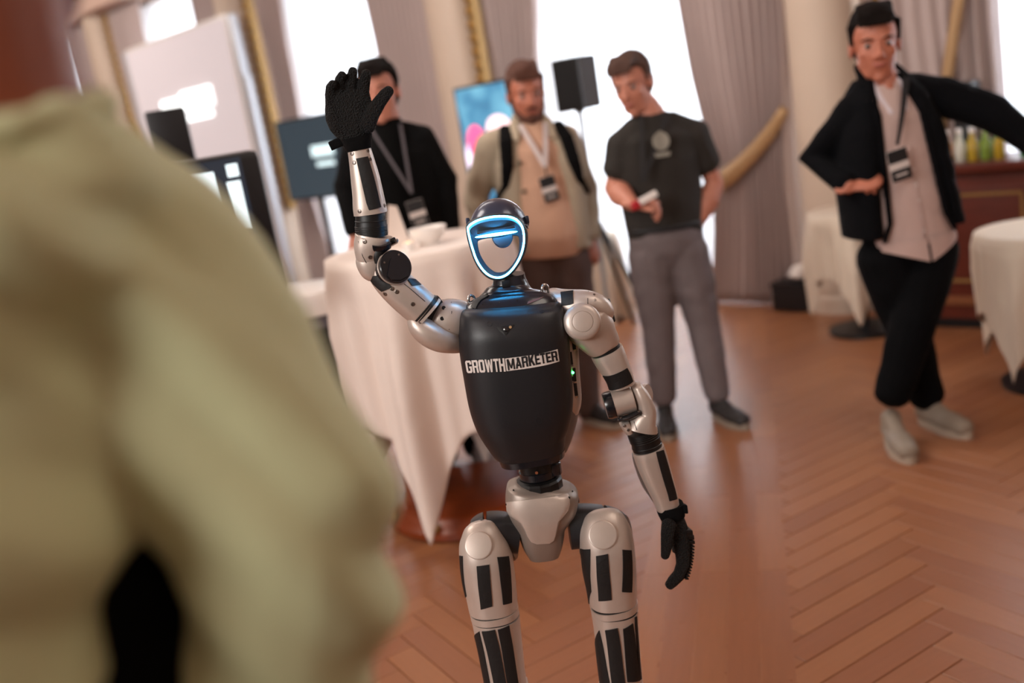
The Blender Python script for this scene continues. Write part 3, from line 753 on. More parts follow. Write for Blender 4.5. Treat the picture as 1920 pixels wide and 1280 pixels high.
def build_bar():
    t0, t1 = -1.74, -5.0; of = .48; dp = .33
    r = thing('bar_counter', 'mahogany bar counter with gold-lined panels at the right', 'bar', Wp(-3.2, .3, 0))
    wbox('body', t0, t1, of - dp, of, .06, .86, M_mahog, r, bev=.006)
    wbox('plinth', t0 - .0, t1, of - dp, of - .03, 0, .06, M_blackp, r)
    wbox('worktop', t0 + .03, t1, of - dp - .02, of + .04, .86, .91, M_mahog, r, bev=.01)
    wbox('moulding', t0 + .01, t1, of, of + .014, .14, .19, mat('mahogany_light', '7b4a2c', .4), r, bev=.004)
    for k in range(4):
        a = t0 - .06 - k * .62; b = a - .5
        pn = wbox('panel', a, b, of, of + .008, .24, .78, M_mahog, r, bev=.003)
        for (x0, x1, z0, z1) in ((a - .03, b + .03, .735, .75), (a - .03, b + .03, .27, .285), (a - .03, a - .045, .27, .75), (b + .045, b + .03, .27, .75)):
            wbox('gold_line', x0, x1, of + .008, of + .012, z0, z1, M_goldp, pn, bev=0)
    # bottles and glasses on the counter
    cols = [('amber', 'a4621c'), ('green', '3f7a3e'), ('yellow', 'b59a2a'), ('lime', '7d9a3c'), ('pale', 'cfd2c6'), ('teal', '4c9a6a')]
    seq = ['amber', 'amber', 'pale', 'yellow', 'lime', 'yellow', 'green', 'teal', 'green', 'lime', 'teal', 'pale', 'green', 'yellow']
    Cd = dict(cols); ORD = 'first second third fourth fifth sixth seventh eighth ninth tenth eleventh twelfth thirteenth fourteenth'.split()
    for row in range(2):
        for i in range(14):
            if (i + row) % 7 == 6: continue
            t = t0 - .07 - i * .066 - row * .03; nm = seq[(i + row * 3) % len(seq)]
            mm = mat('glass_' + nm, Cd[nm], .12, 0, coat=.5)
            p = Wp(t, of - .06 - row * .085, .91)
            r2 = thing('juice_bottle', '%s juice bottle, %s from the left in the %s row on the bar counter' % (nm, ORD[i], 'front' if row == 0 else 'back'), 'bottle', p, 'small drink bottles on the bar counter')
            h = .15
            lathe('glass_body', p, (0, 0, 1), [(0, .024), (.008, .027), (h * .6, .027), (h * .78, .013), (h, .012)], mm, r2, 16)
            lathe('cap', p + Vector((0, 0, h)), (0, 0, 1), [(0, .014), (.016, .014), (.018, .01)], M_white, r2, 14)
    p = Wp(-2.25, .21, .91)
    r2 = thing('clear_bottle', 'tall clear glass bottle standing on the bar above the extended arm', 'bottle', p)
    lathe('glass_body', p, (0, 0, 1), [(0, .035), (.01, .04), (.2, .04), (.26, .018), (.34, .015)], mat('glass_clear', 'bcc9cf', .1, coat=.6), r2, 20)
    lathe('cap', p + Vector((0, 0, .34)), (0, 0, 1), [(0, .016), (.02, .016), (.022, .01)], M_white, r2, 14)
    p = Wp(-1.90, .24, .91)
    r2 = thing('coffee_dispenser', 'black dispenser with a steel spout on the bar behind the navy cardigan', 'dispenser', p)
    box('column', p + Vector((0, 0, .17)), .035, .05, .17, M_blackp, r2, WAX, .006)
    box('head', p + Vector((0, 0, .37)), .075, .06, .035, M_blackp, r2, WAX, .01)
    lathe('spout', Wp(-1.90, .315, 1.245), (0, 0, -1), [(0, .018), (.03, .018), (.04, .01)], M_chrome, r2, 16)
    box('base', p + Vector((0, 0, .01)), .07, .06, .01, M_blackp, r2, WAX, .004)
build_bar()

def build_pa():
    c = P(1080, 157, 6.2)
    r = thing('loudspeaker', 'black and grey loudspeaker on a stand in front of the bright window', 'loudspeaker', (c.x, c.y, 0))
    h = .157
    ax = plane_obj_axes(-40)
    box('cabinet', c, .098, .10, h, M_blackp, r, ax, .012)
    X, Y = Vector(ax[0]), Vector(ax[1])
    box('side_panel', c + X * .099, .003, .095, h - .01, mat('speaker_grey', '5e666e', .5), r, ax, 0)
    box('grille', c - Y * .102, .088, .004, h - .012, mat('speaker_grille', '0c0d11', .8, bump=.8, bscale=300, btype='vor'), r, ax, .003)
    st = thing('speaker_stand', 'black tripod stand under the loudspeaker by the bright window', 'stand', (c.x, c.y, 0))
    b = Vector((c.x, c.y, 0)); zb = c.z - h
    lathe('pole', b, (0, 0, 1), [(.30, .016), (zb - .02, .016), (zb - .01, .03), (zb, .03)], mat('stand_grey', '8d9094', .4), st, 16)
    for an in (-55, 65, 185):
        d = Vector((math.cos(R(an)), math.sin(R(an)), 0))
        rod('leg', [b + Vector((0, 0, .85)), b + d * .50 + Vector((0, 0, .012))], .014, M_blackp, st)
    p0, p1 = G(1140, 582), G(1198, 572)
    tag(rod('cable', [p0 + Vector((0, 0, .012)), (p0 + p1) / 2 + Vector((.02, 0, .012)), p1 + Vector((0, 0, .012))], .012, M_blackp, None, origin=p0), 'short dark cable on the floor below the bright window', 'cable')
build_pa()
# ================================================================== PEOPLE
def head_parts(c, yaw, pitch, s, tilt=0.0):
    """axes of a head: F forward (face), U up, X to the person's left... yaw 0 faces the camera (-Y)"""
    F = Vector((math.sin(R(yaw)) * math.cos(R(pitch)), -math.cos(R(yaw)) * math.cos(R(pitch)), math.sin(R(pitch))))
    X = F.cross(Vector((0, 0, 1))).normalized(); U = X.cross(F).normalized()
    if tilt:
        q = Matrix.Rotation(R(tilt), 3, F); X = q @ X; U = q @ U
    return F, X, U
def add_head(b, c, F, X, U, s=1.0, jaw=1.0):
    c = Vector(c); m = lambda x, f, u: c + X * x * s + F * f * s + U * u * s
    b.ell(m(0, -.012, .035), .074 * s, .094 * s, .082 * s, X, F, U, 20)
    b.ell(m(0, .022, -.02), .062 * s, .070 * s, .085 * s, X, F, U, 20)
    b.ell(m(0, .030, -.062), .050 * s * jaw, .055 * s, .046 * s * jaw, X, F, U)
    b.ell(m(0, .062, -.092), .024 * s, .022 * s, .020 * s, X, F, U, 12)             # chin
    b.tube([m(-.046, .018, -.048), m(-.028, .052, -.085)], [.017 * s, .015 * s]); b.tube([m(.046, .018, -.048), m(.028, .052, -.085)], [.017 * s, .015 * s])
    b.ell(m(0, .070, .028), .050 * s, .018 * s, .012 * s, X, F, U, 12)              # brow
    b.tube([m(0, .086, .012), m(0, .104, -.022)], [.009 * s, .013 * s], seg=10)     # nose
    b.ell(m(-.011, .094, -.027), .010 * s, .010 * s, .008 * s, X, F, U, 8); b.ell(m(.011, .094, -.027), .010 * s, .010 * s, .008 * s, X, F, U, 8)
    for q in (-1, 1):
        b.ell(m(q * .038, .058, -.016), .020 * s, .019 * s, .022 * s, X, F, U, 10)  # cheeks
        b.ell(m(q * .076, -.006, -.002), .009 * s, .020 * s, .032 * s, X, F, U, 10) # ears
    b.ell(m(0, .078, -.052), .026 * s, .016 * s, .013 * s, X, F, U, 10)             # mouth mound
def face_parts(root, c, F, X, U, s, hair, brow_m, lip=M_lip, smile=.006):
    c = Vector(c); m = lambda x, f, u: c + X * x * s + F * f * s + U * u * s
    for q in (-1, 1):
        bm = bmesh.new(); bmesh.ops.create_icosphere(bm, subdivisions=2, radius=.0115 * s)
        for v in bm.verts: v.co = m(q * .031, .0725, .010) + v.co
        e = from_bm('eye', bm, M_eyew, root)
        bm = bmesh.new(); bmesh.ops.create_icosphere(bm, subdivisions=2, radius=.0088 * s)
        for v in bm.verts: v.co = m(q * .031, .0765, .009) + v.co
        from_bm('iris', bm, M_eye, e)
        rod('eyebrow', [m(q * .014, .089, .028), m(q * .032, .087, .034), m(q * .050, .072, .028)], [.002 * s, .0032 * s, .002 * s], brow_m, root, 8)
    rod('lips', [m(-.024, .078, -.052 + smile), m(-.01, .093, -.053), m(.01, .093, -.053), m(.024, .078, -.052 + smile)], [.002 * s, .0055 * s, .0055 * s, .002 * s], lip, root, 8)
def hair_blob(root, c, F, X, U, s, m_, top=.0, back=.0, fringe=0, vox=.005, sd=1):
    c = Vector(c); m = lambda x, f, u: c + X * x * s + F * f * s + U * u * s
    b = Blob()
    b.ell(m(0, -.028, .052), .080 * s, .090 * s, (.078 + top) * s, X, F, U, 20)
    b.ell(m(0, -.060, .000), .070 * s, .055 * s, .075 * s, X, F, U, 16)
    b.ell(m(0, .030, .098 + top * .6), .060 * s, .055 * s, (.030 + top * .5) * s, X, F, U, 14)
    for q in (-1, 1): b.tube([m(q * .070, .005, .07), m(q * .073, .012, .015)], [.016 * s, .008 * s])
    if fringe:
        for k in range(7):
            x = -.045 + k * .015
            b.tube([m(x, .02, .115 + top), m(x + .004, .074, .092 + top * .5), m(x + .006, .086, .075)], [.014 * s, .013 * s, .007 * s], seg=8)
    return b.build('hair', m_, root, vox, 2, wr=folds([((1, .3, .2), .02), ((.2, 1, .4), .03)], .0016, sd))
def add_hand(b, w, D, N, side, s=1.0, curl=(25, 30, 20), spread=1.0, thumb=40, rs=1.0):
    """w wrist, D pointing direction, N palm normal; side=+1 thumb lies on D x N side"""
    w = Vector(w); D = Vector(D).normalized(); N = (Vector(N) - D * Vector(N).dot(D)).normalized(); S = D.cross(N).normalized() * side
    r = .0092 * s * rs
    b.tube([w - D * .03 * s, w + D * .01 * s, w + D * .045 * s, w + D * .082 * s], [.024 * s, .026 * s, .036 * s, .037 * s], .42, ref=S)
    L = [(.030, .078), (.010, .088), (-.011, .083), (-.031, .066)]
    for k, (off, ln) in enumerate(L):
        base = w + D * (.080 - abs(off) * .12) * s + S * off * s; dr = (D + S * off * 2.2 * spread).normalized()
        p = base - dr * .02 * s; pts = [p, base]; a = 0; cur = base
        for q, seg_ in enumerate((.42, .32, .26)):
            a += R(curl[q] * (1 + .12 * k)); d = dr * math.cos(a) + N * math.sin(a); cur = cur + d * ln * seg_ * s; pts.append(cur)
        b.tube(pts, [r * 1.1, r * 1.08, r, r * .92, r * .8], 1.0, seg=10)
    tb = w + D * .022 * s + S * .022 * s + N * .008 * s; td = (D * math.cos(R(thumb)) + S * math.sin(R(thumb)) + N * .25).normalized()
    t1 = tb + td * .036 * s; td2 = (td + D * .35 + N * .1).normalized(); t2 = t1 + td2 * .030 * s; td3 = (td2 + D * .25).normalized(); t3 = t2 + td3 * .022 * s
    b.tube([tb, t1, t2, t3], [r * 1.5, r * 1.25, r * 1.1, r * .9], 1.0, seg=10)
def shoe(root, name, heel, d, m_up, m_sole, L=.29, w=.047, dark=None):
    heel = Vector((heel[0], heel[1], 0)); d = Vector((d[0], d[1], 0)).normalized(); X = d.cross(Vector((0, 0, 1))); Z = Vector((0, 0, 1))
    b = Blob(); at = lambda f, z, x=0: heel + d * f * L + Z * z + X * x
    b.tube([at(.12, .055), at(.35, .055), at(.65, .045), at(.88, .040)], [w * .82, w * .86, w * 1.0, w * .82], .85, ref=X)
    b.tube([at(.14, .06), at(.17, .115)], [w * .85, w * .80]); b.tube([at(.2, .10), at(.5, .068)], [w * .72, w * .6], ref=X)
    u = b.build(name, m_up, root, .006, 3)
    bm = bmesh.new(); out = []
    for k in range(28):
        a = 2 * math.pi * k / 28; f = .5 + .5 * math.cos(a); wd = w * (1.08 if f > .5 else .92) * (1 - .12 * (1 - abs(math.sin(a))))
        out.append((f, math.sin(a) * wd))
    A = [bm.verts.new(at(f, .0, x)) for f, x in out]; B = [bm.verts.new(at(f, .030, x * 1.04)) for f, x in out]
    bm.faces.new(A[::-1]); bm.faces.new(B)
    for k in range(28): bm.faces.new((A[k], A[(k + 1) % 28], B[(k + 1) % 28], B[k]))
    sharp(from_bm('sole', bm, m_sole, u), 40)
    if dark:
        b = Blob(); b.tube([at(.22, .112), at(.38, .088), at(.54, .070)], [w * .50, w * .46, w * .36], .6, ref=X); b.build('tongue', dark, u, .005, 1)
    for q in range(4):
        f = .36 + q * .075; z = .112 - q * .010
        rod('lace', [at(f, z - .014, -.022), at(f + .01, z - .001, 0), at(f, z - .014, .022)], .0032, m_sole, u, 6)
    return u
def lanyard(root, nL, nR, clip, N, m_, wdt=.009):
    for a in (nL, nR):
        a, c = Vector(a), Vector(clip); mid = (a + c) / 2 + Vector(N) * .018
        T = (c - a).normalized(); S = T.cross(Vector(N)).normalized(); V = []
        for i in range(9):
            t = i / 8; p = a * (1 - t) ** 2 + mid * 2 * t * (1 - t) + c * t * t
            for q, o in ((-1, 0), (1, 0), (1, 1), (-1, 1)): V.append(p + S * q * wdt + Vector(N) * (.0015 * o))
        F = []
        for i in range(8):
            for k in range(4): F.append((i * 4 + k, i * 4 + (k + 1) % 4, i * 4 + 4 + (k + 1) % 4, i * 4 + 4 + k))
        F += [(3, 2, 1, 0), (32, 33, 34, 35)]
        raw('lanyard', V, F, m_, root, False)
def badge(root, c, N, tilt=0, w=.038, h=.062):
    N = Vector(N).normalized(); X = Vector((0, 0, 1)).cross(N).normalized(); Z = N.cross(X)
    q = Matrix.Rotation(R(tilt), 3, N); X = q @ X; Z = q @ Z; c = Vector(c)
    b_ = box('badge', c, w, .0015, h, M_badgew, root, (X, N, Z), .001)
    for z, hh in ((h * .58, h * .40), (-h * .62, h * .36)):
        box('badge_print', c + Z * z + N * .002, w * .98, .0008, hh, M_printk, b_, (X, N, Z), 0)
    box('badge_line', c + Z * (h * -.62) + N * .0032, w * .6, .0004, h * .06, M_badgew, b_, (X, N, Z), 0)
def torso_rings(b, secs, S, F):
    b.rings(secs, S, F, 32)

def person_front(Y, label, J, mats, **k):
    """a standing visitor facing the camera. J gives joints as pixel points with depth offsets"""
    j = {n: P(v[0], v[1], Y + (v[2] if len(v) > 2 else 0)) for n, v in J.items()}
    for q in ('shL', 'shR'): j[q] = j[q] + Vector((.022 if q == 'shL' else -.022, 0, -.022))
    foot = (j['anL'] + j['anR']) / 2
    root = thing('person', label, 'person', (foot.x, foot.y, 0), 'people watching the robot')
    S = (j['shR'] - j['shL']).normalized()          # towards image right
    Fv = S.cross(Vector((0, 0, 1))).normalized();
    if Fv.y > 0: Fv = -Fv
    s = k.get('s', 1.0); hc = j['head']; hF, hX, hU = head_parts(hc, k.get('yaw', 0), k.get('pitch', 0), s, k.get('tilt', 0))
    skin = mats['skin']
    # ---- body
    b = Blob(); add_head(b, hc, hF, hX, hU, s)
    nb = j['neckbase'] + Vector((0, .02, .0)); nt = hc - hU * .07 * s - hF * .015 * s
    b.tube([nb - Vector((0, 0, .03)), nb * .5 + nt * .5 + Vector((0, 0, .0)), nt], [.070 * s, .060 * s, .057 * s])
    b.tube([nb - Vector((0, 0, .06)), j['pel']], [.10, .10], .8, ref=S)
    for q in 'LR':
        sl = k.get('sleeve', .72); b.tube([j['sh' + q], j['el' + q], j['wr' + q]], [.043 * s * sl, .040 * s * sl, .026 * s])
        b.tube([j['el' + q], j['el' + q] * .65 + j['wr' + q] * .35, j['wr' + q]], [.040 * s * sl, .046 * s * sl * k.get('arm', 1), .026 * s])
        hd = k['hand' + q]; D = Vector(hd[0]) if hd[0] is not None else (j['wr' + q] - j['el' + q])
        add_hand(b, j['wr' + q], D, hd[1], hd[2], s * .98, hd[3] if len(hd) > 3 else (22, 30, 22))
        b.tube([j['hip' + q], j['kn' + q], j['an' + q]], [.06, .045, .035])
    b.build('body', skin, root, .0052, 3)
    face_parts(root, hc, hF, hX, hU, s, None, mats['hair'], smile=k.get('smile', .006))
    hair_blob(root, hc, hF, hX, hU, s, mats['hair'], k.get('htop', .01), 0, k.get('fringe', 1))
    if k.get('beard'):
        m = lambda x, f, u: hc + hX * x * s + hF * f * s + hU * u * s
        b = Blob(); b.ell(m(0, .064, -.088), .034 * s, .030 * s, .026 * s, hX, hF, hU, 12)
        for q in (-1, 1): b.tube([m(q * .066, .012, -.01), m(q * .058, .03, -.055), m(q * .034, .062, -.088)], [.010 * s, .014 * s, .016 * s], seg=8)
        b.tube([m(-.026, .084, -.052), m(0, .098, -.041), m(.026, .084, -.052)], [.006 * s, .0075 * s, .006 * s], seg=8)
        b.build('beard', M_hairr, root, .005, 1)
    # ---- trousers
    b = Blob(); pel = j['pel']; up_ = Vector((0, 0, 1)); hipw = (j['hipR'] - j['hipL']).length / 2 + .085 * s
    ax = (j['neckbase'] if 'neckbase' in j else nb) - pel
    wst = pel + ax.normalized() * .10
    torso_rings(b, [(pel - up_ * .09, hipw * .72, .085), (pel - up_ * .03, hipw * 1.02, .115), (pel + up_ * .03, hipw * 1.02, .120), (wst, hipw * .93, .108), (wst + up_ * .04, hipw * .90, .10)], S, Fv)
    tw = k.get('leg', 1.0)
    for q in 'LR':
        h, kn, an = j['hip' + q], j['kn' + q], j['an' + q]
        b.tube([h, h * .5 + kn * .5, kn, kn * .5 + an * .5, an + (kn - an).normalized() * .01], [.100 * s * tw, .090 * s * tw, .072 * s * tw, .066 * s * tw, .056 * s * tw * k.get('hem', 1)])
    b.build('trousers', mats['legs'], root, .009, 3, wr=folds([((.3, .2, 1), .11), ((-.5, .1, 1), .17)], .004, 3))
    return root, j, S, Fv, nb, wst, hipw, (hF, hX, hU)
def upper(b, j, S, Fv, nb, lo, shw, chest, waist, dch=.115, dw=.105, sh=1.0, lift=0.0):
    """torso of a garment from hem ring up to the neck"""
    up_ = (nb - lo).normalized(); H = (nb - lo).length
    secs = [(lo, waist, dw), (lo + up_ * H * .30, (waist * .6 + chest * .4), dw), (lo + up_ * H * .62, chest, dch), (lo + up_ * H * .80, (chest * .6 + shw * .4), dch * .92), (nb - up_ * .065, shw * .60, .085), (nb + up_ * .0, .078, .070)]
    b.rings(secs, S, Fv, 32)
    for q in 'LR': b.tube([nb - up_ * .045, nb * .5 + j['sh' + q] * .5 - up_ * .006, j['sh' + q]], [.050, .056 * sh, .060 * sh])
def arc_slab(b_name, root, m_, pts, S, Fv, depth, th=.012):
    pass

# ---- 1: man in black blazer at the tall table
Y1 = 4.46
J = dict(head=(712, 176), shL=(660, 268), shR=(794, 248, .02), elL=(648, 352, .02), elR=(836, 338, .04), wrL=(664, 438, -.05), wrR=(846, 432, -.02), neckbase=(722, 236),
         pel=(768, 470), hipL=(740, 490), hipR=(808, 478), knL=(790, 668), knR=(850, 658), anL=(836, 856), anR=(894, 842))
root, j, S, Fv, nb, wst, hw, (hF, hX, hU) = person_front(Y1, 'man in a black blazer with dark hair, his face half behind the raised robot glove', J, dict(skin=M_skin, hair=M_hairk, legs=M_blackt), yaw=-8, pitch=-4, s=1.10, htop=.012,
    handL=(None, (0, .6, .2), 1), handR=(None, (0, .6, .2), -1))
b = Blob(); lo = j['pel'] - Vector((0, 0, .06))
upper(b, j, S, Fv, nb, lo, .22, .19, .185, .125, .125)
for q in 'LR': b.tube([j['sh' + q], j['el' + q], j['wr' + q] * .93 + j['el' + q] * .07], [.070, .056, .043])
b.build('blazer', M_blackf, root, .008, 3, wr=folds([((.4, .2, 1), .12), ((1, 0, .3), .2)], .004, 11))
b = Blob(); up_ = (nb - lo).normalized()
b.rings([(lo + up_ * .1 + Fv * .03, .09, .10), (nb - up_ * .2 + Fv * .04, .10, .10), (nb - up_ * .05 + Fv * .02, .08, .085), (nb + up_ * .03, .072, .070)], S, Fv)
b.build('tee', M_rubber if False else mat('black_tee_and_fill', '060606', .95, spec=.15), root, .008, 2)
cl = P(772, 362, Y1 - .16)
lanyard(root, nb + S * -.065 + Fv * .075, nb + S * .065 + Fv * .075, cl, Fv, mat('lanyard_dark_grey', '514b50', .7), .007)
badge(root, P(783, 400, Y1 - .17), Fv, 8, .036, .058)
for q, d in (('L', (-.2, -1)), ('R', (.35, -1))):
    a = j['an' + q]; dd = Vector((d[0], d[1], 0)).normalized(); shoe(root, 'shoe', a - dd * .05, d, mat('grey_sneaker', '8d8180', .6, noise=.3, nscale=25), M_sole)

# ---- 2: man in cream jacket
Y2 = 4.75
J = dict(head=(986, 178), shL=(912, 262), shR=(1066, 248, .03), elL=(892, 370, .03), elR=(1098, 352, .08), wrL=(914, 462, -.06), wrR=(1108, 446, .0), neckbase=(994, 232),
         pel=(1030, 470), hipL=(1004, 492), hipR=(1066, 484), knL=(1020, 640), knR=(1086, 632), anL=(1012, 782, -.05), anR=(1104, 772))
root, j, S, Fv, nb, wst, hw, (hF, hX, hU) = person_front(Y2, 'bearded man in an open cream jacket and peach tee with black backpack straps', J, dict(skin=M_skin2, hair=M_hairr, legs=M_brownp), yaw=8, pitch=-10, s=1.10, htop=.016, beard=1, smile=.01,
    handL=(None, (.3, .6, .2), 1), handR=(None, (-.3, .6, .2), -1), leg=1.05)
lo = j['pel'] + Vector((0, 0, -.02)); up_ = (nb - lo).normalized()
b = Blob(); b.rings([(lo + Fv * .015, .165, .125), (lo + up_ * .1 + Fv * .03, .175, .145), (lo + up_ * .28 + Fv * .025, .165, .14), (nb - up_ * .12 + Fv * .02, .16, .125), (nb - up_ * .03, .12, .09), (nb + up_ * .01, .075, .07)], S, Fv)
b.build('tee', M_peach, root, .008, 3, wr=folds([((.5, .2, 1), .14), ((-.4, 0, 1), .2)], .003, 21))
lo2 = lo + up_ * .03
for sd, q in ((-1, 'L'), (1, 'R')):
    b = Blob()
    b.rings([(lo2 + S * sd * .135 - Fv * .01, .075, .135), (lo2 + up_ * .2 + S * sd * .135 - Fv * .005, .075, .14), (nb - up_ * .18 + S * sd * .125 + Fv * .005, .085, .138), (nb - up_ * .06 + S * sd * .10, .075, .105), (nb + up_ * .01 + S * sd * .06, .035, .06)], S, Fv)
    b.tube([nb - up_ * .03, j['sh' + q]], [.055, .066])
    b.tube([j['sh' + q], j['el' + q], j['wr' + q] * .92 + j['el' + q] * .08], [.074, .064, .050])
    b.build('jacket', M_jacket, root, .008, 3, wr=folds([((.4, .2, 1), .12), ((1, 0, .5), .2)], .005, 22 + sd))
    # collar flap, buttons, backpack strap
    b = Blob(); b.tube([nb + up_ * .045 + S * sd * .055 - Fv * .02, nb + up_ * .01 + S * sd * .075 + Fv * .05, nb - up_ * .065 + S * sd * .085 + Fv * .115], [.020, .026, .016], .5, ref=S)
    b.build('collar', M_jacket, root, .006, 2)
    pts = [nb - up_ * .01 + S * sd * .125 + Fv * .05, nb - up_ * .07 + S * sd * .14 + Fv * .125, nb - up_ * .18 + S * sd * .155 + Fv * .155, nb - up_ * .27 + S * sd * .175 + Fv * .13, nb - up_ * .34 + S * sd * .22 + Fv * .05]
    b = Blob(); b.tube(pts, [.030, .034, .032, .022, .014], .35, ref=S); b.build('backpack_strap', M_blackf, root, .006, 2)
for z in (.17, .30): lathe('button', nb - up_ * z + S * -.095 + Fv * .150, Fv, [(0, .011), (.004, .011), (.005, .008)], mat('horn_button', '6d6250', .5), root, 14)
b = Blob(); bk = nb - up_ * .28 - Fv * .22
b.ell(bk, .15, .11, .24, S, Fv, up_, 18); b.ell(bk - up_ * .1, .16, .12, .16, S, Fv, up_, 18); bp = b.build('backpack', M_blackf, root, .012, 3)
cl = P(1022, 312, Y2 - .19)
lanyard(root, nb + S * -.06 + Fv * .085, nb + S * .06 + Fv * .085, cl, Fv, mat('lanyard_white', 'c9bdbb', .7), .011)
rod('clip', [cl, P(1026, 336, Y2 - .19)], .004, M_band, root, 8)
badge(root, P(1030, 354, Y2 - .19), Fv, 8, .036, .058)
for q, d in (('L', (-.25, -1)), ('R', (.75, -1))):
    a = j['an' + q]; dd = Vector((d[0], d[1], 0)).normalized(); shoe(root, 'shoe', a - dd * .06, d, M_dsneak, M_sole)

# ---- 3: man in dark tee
Y3 = 4.5
J = dict(head=(1187, 160), shL=(1158, 262, .0), shR=(1306, 240, .02), elL=(1150, 352, .0), elR=(1340, 344, .06), wrL=(1186, 384, -.20), wrR=(1300, 432, -.02), neckbase=(1220, 212),
         pel=(1250, 456), hipL=(1220, 478), hipR=(1284, 470), knL=(1234, 610), knR=(1318, 602), anL=(1244, 748), anR=(1345, 740, -.03))
root, j, S, Fv, nb, wst, hw, (hF, hX, hU) = person_front(Y3, 'man in a dark tee and grey jeans looking down, one hand in his pocket', J, dict(skin=M_skin, hair=M_hairb, legs=M_greyj), yaw=-32, pitch=-14, s=1.10, htop=.008, smile=0,
    handL=((.9, -.3, -.05), (.1, -.2, -1), -1, (35, 45, 30)), handR=((-.25, -.1, -.9), (-.3, .9, 0), -1, (15, 20, 10)), arm=1.12, sleeve=1, tilt=4)
lo = j['pel'] + Vector((0, 0, .035)); up_ = (nb - lo).normalized()
b = Blob(); upper(b, j, S, Fv, nb, lo, .235, .205, .175, .125, .112, 1.12)
for q in 'LR': b.tube([j['sh' + q], j['sh' + q] * .42 + j['el' + q] * .58], [.078, .070])
b.build('tee', M_olive, root, .008, 3, wr=folds([((.5, .2, 1), .13), ((-.5, 0, 1), .19)], .0035, 31))
b = Blob(); b.tube([nb + up_ * .02 + S * -.06, nb + up_ * -.015 + Fv * .072, nb + up_ * .02 + S * .06], [.008, .009, .008]); b.build('collar', M_olive, root, .005, 1)
# chest print: pale round emblem
ec = P(1240, 270, Y3 - .155); ex = S; ez = up_
bm = bmesh.new()
def quad_poly(bm, pts):
    vs = [bm.verts.new(ec + ex * x + ez * z + Fv * .0) for x, z in pts]; bm.faces.new(vs)
quad_poly(bm, [(.038 * math.cos(a), .012 + .040 * math.sin(a)) for a in np.linspace(0, math.pi * 2, 20)[:-1]])
quad_poly(bm, [(-.036, -.036), (.036, -.036), (.030, -.054), (-.030, -.054)]); quad_poly(bm, [(-.012, .04), (.012, .04), (.006, .056), (-.006, .056)])
bmesh.ops.solidify(bm, geom=bm.faces, thickness=.003)
from_bm('tee_print', bm, mat('print_cream', 'bdb9ac', .8), root, False)
lanyard(root, nb + S * -.06 + Fv * .09, nb + S * .06 + Fv * .09, P(1205, 340, Y3 - .19), Fv, M_band, .010)
w = j['wrR']; T = (j['wrR'] - j['elR']).normalized()
bd = lathe('watch', w - T * .018, T, [(-.011, .031), (-.010, .033), (.010, .033), (.011, .031)], M_blackp, root, 24)
lathe('watch_face', w - T * .018 - Vector((.2, .9, 0)).normalized() * .030, (-.2, -.9, 0), [(0, .019), (.008, .019), (.010, .016)], M_blackp, bd, 20)
b = Blob(); bl = [(wst - up_ * .02, hw * .95, .112), (wst + up_ * .015, hw * .95, .112)]
rod('belt', [wst - up_ * .02 + S * hw * .96 * math.cos(a) + Fv * .116 * math.sin(a) for a in np.linspace(0, 2 * math.pi, 33)[:-1]], .012, M_band, root, 8, True)
hp = P(1212, 372, Y3 - .27)
it = thing('clicker', 'red and white handheld device held by the man in the dark tee', 'device', hp)
box('body', hp, .05, .014, .014, M_white, it, ((.93, -.1, .35), (.1, .99, 0), (-.35, 0, .93)), .005)
box('grip', hp - Vector((.05, 0, .02)), .02, .016, .017, mat('red_plastic', 'b3202a', .4), it, ((.93, -.1, .35), (.1, .99, 0), (-.35, 0, .93)), .005)
for q, d in (('L', (-.15, -1)), ('R', (.35, -1))):
    a = j['an' + q]; dd = Vector((d[0], d[1], 0)).normalized(); shoe(root, 'shoe', a - dd * .06, d, M_dsneak, M_sneak, dark=M_blackp)

# ---- 4: man in navy cardigan
Y4 = 3.92
J = dict(head=(1640, 86), shL=(1592, 200, .0), shR=(1772, 166, .03), elL=(1528, 300, .12), elR=(1866, 214, -.06), wrL=(1592, 350, -.10), wrR=(1955, 282, -.14), neckbase=(1652, 152),
         pel=(1702, 452), hipL=(1664, 478), hipR=(1738, 470), knL=(1700, 610, .0), knR=(1712, 606, -.10), anL=(1738, 745, .05), anR=(1672, 742, -.10))
root, j, S, Fv, nb, wst, hw, (hF, hX, hU) = person_front(Y4, 'smiling man in a navy cardigan and rose shirt, legs crossed, hand on hip', J, dict(skin=M_skin2, hair=M_hairk, legs=M_blackt), yaw=-14, pitch=-6, s=1.16, htop=.014, smile=.010,
    handL=((.95, -.25, .12), (.1, .6, -.8), 1, (70, 75, 40)), handR=(None, (0, .2, -1), 1), leg=1.08, hem=1.05, tilt=0)
lo = j['pel'] + Vector((0, 0, .01)); up_ = (nb - lo).normalized()
b = Blob(); b.rings([(lo - up_ * .01 + Fv * .012, .172, .135), (lo + up_ * .1 + Fv * .015, .168, .132), (lo + up_ * .28 + Fv * .015, .160, .125), (nb - up_ * .14 + Fv * .012, .165, .115), (nb - up_ * .04, .12, .088), (nb + up_ * .01, .07, .066)], S, Fv)
sh = b.build('shirt', M_shirt, root, .008, 3, wr=folds([((.5, .2, 1), .12), ((-.6, 0, 1), .16)], .004, 41))
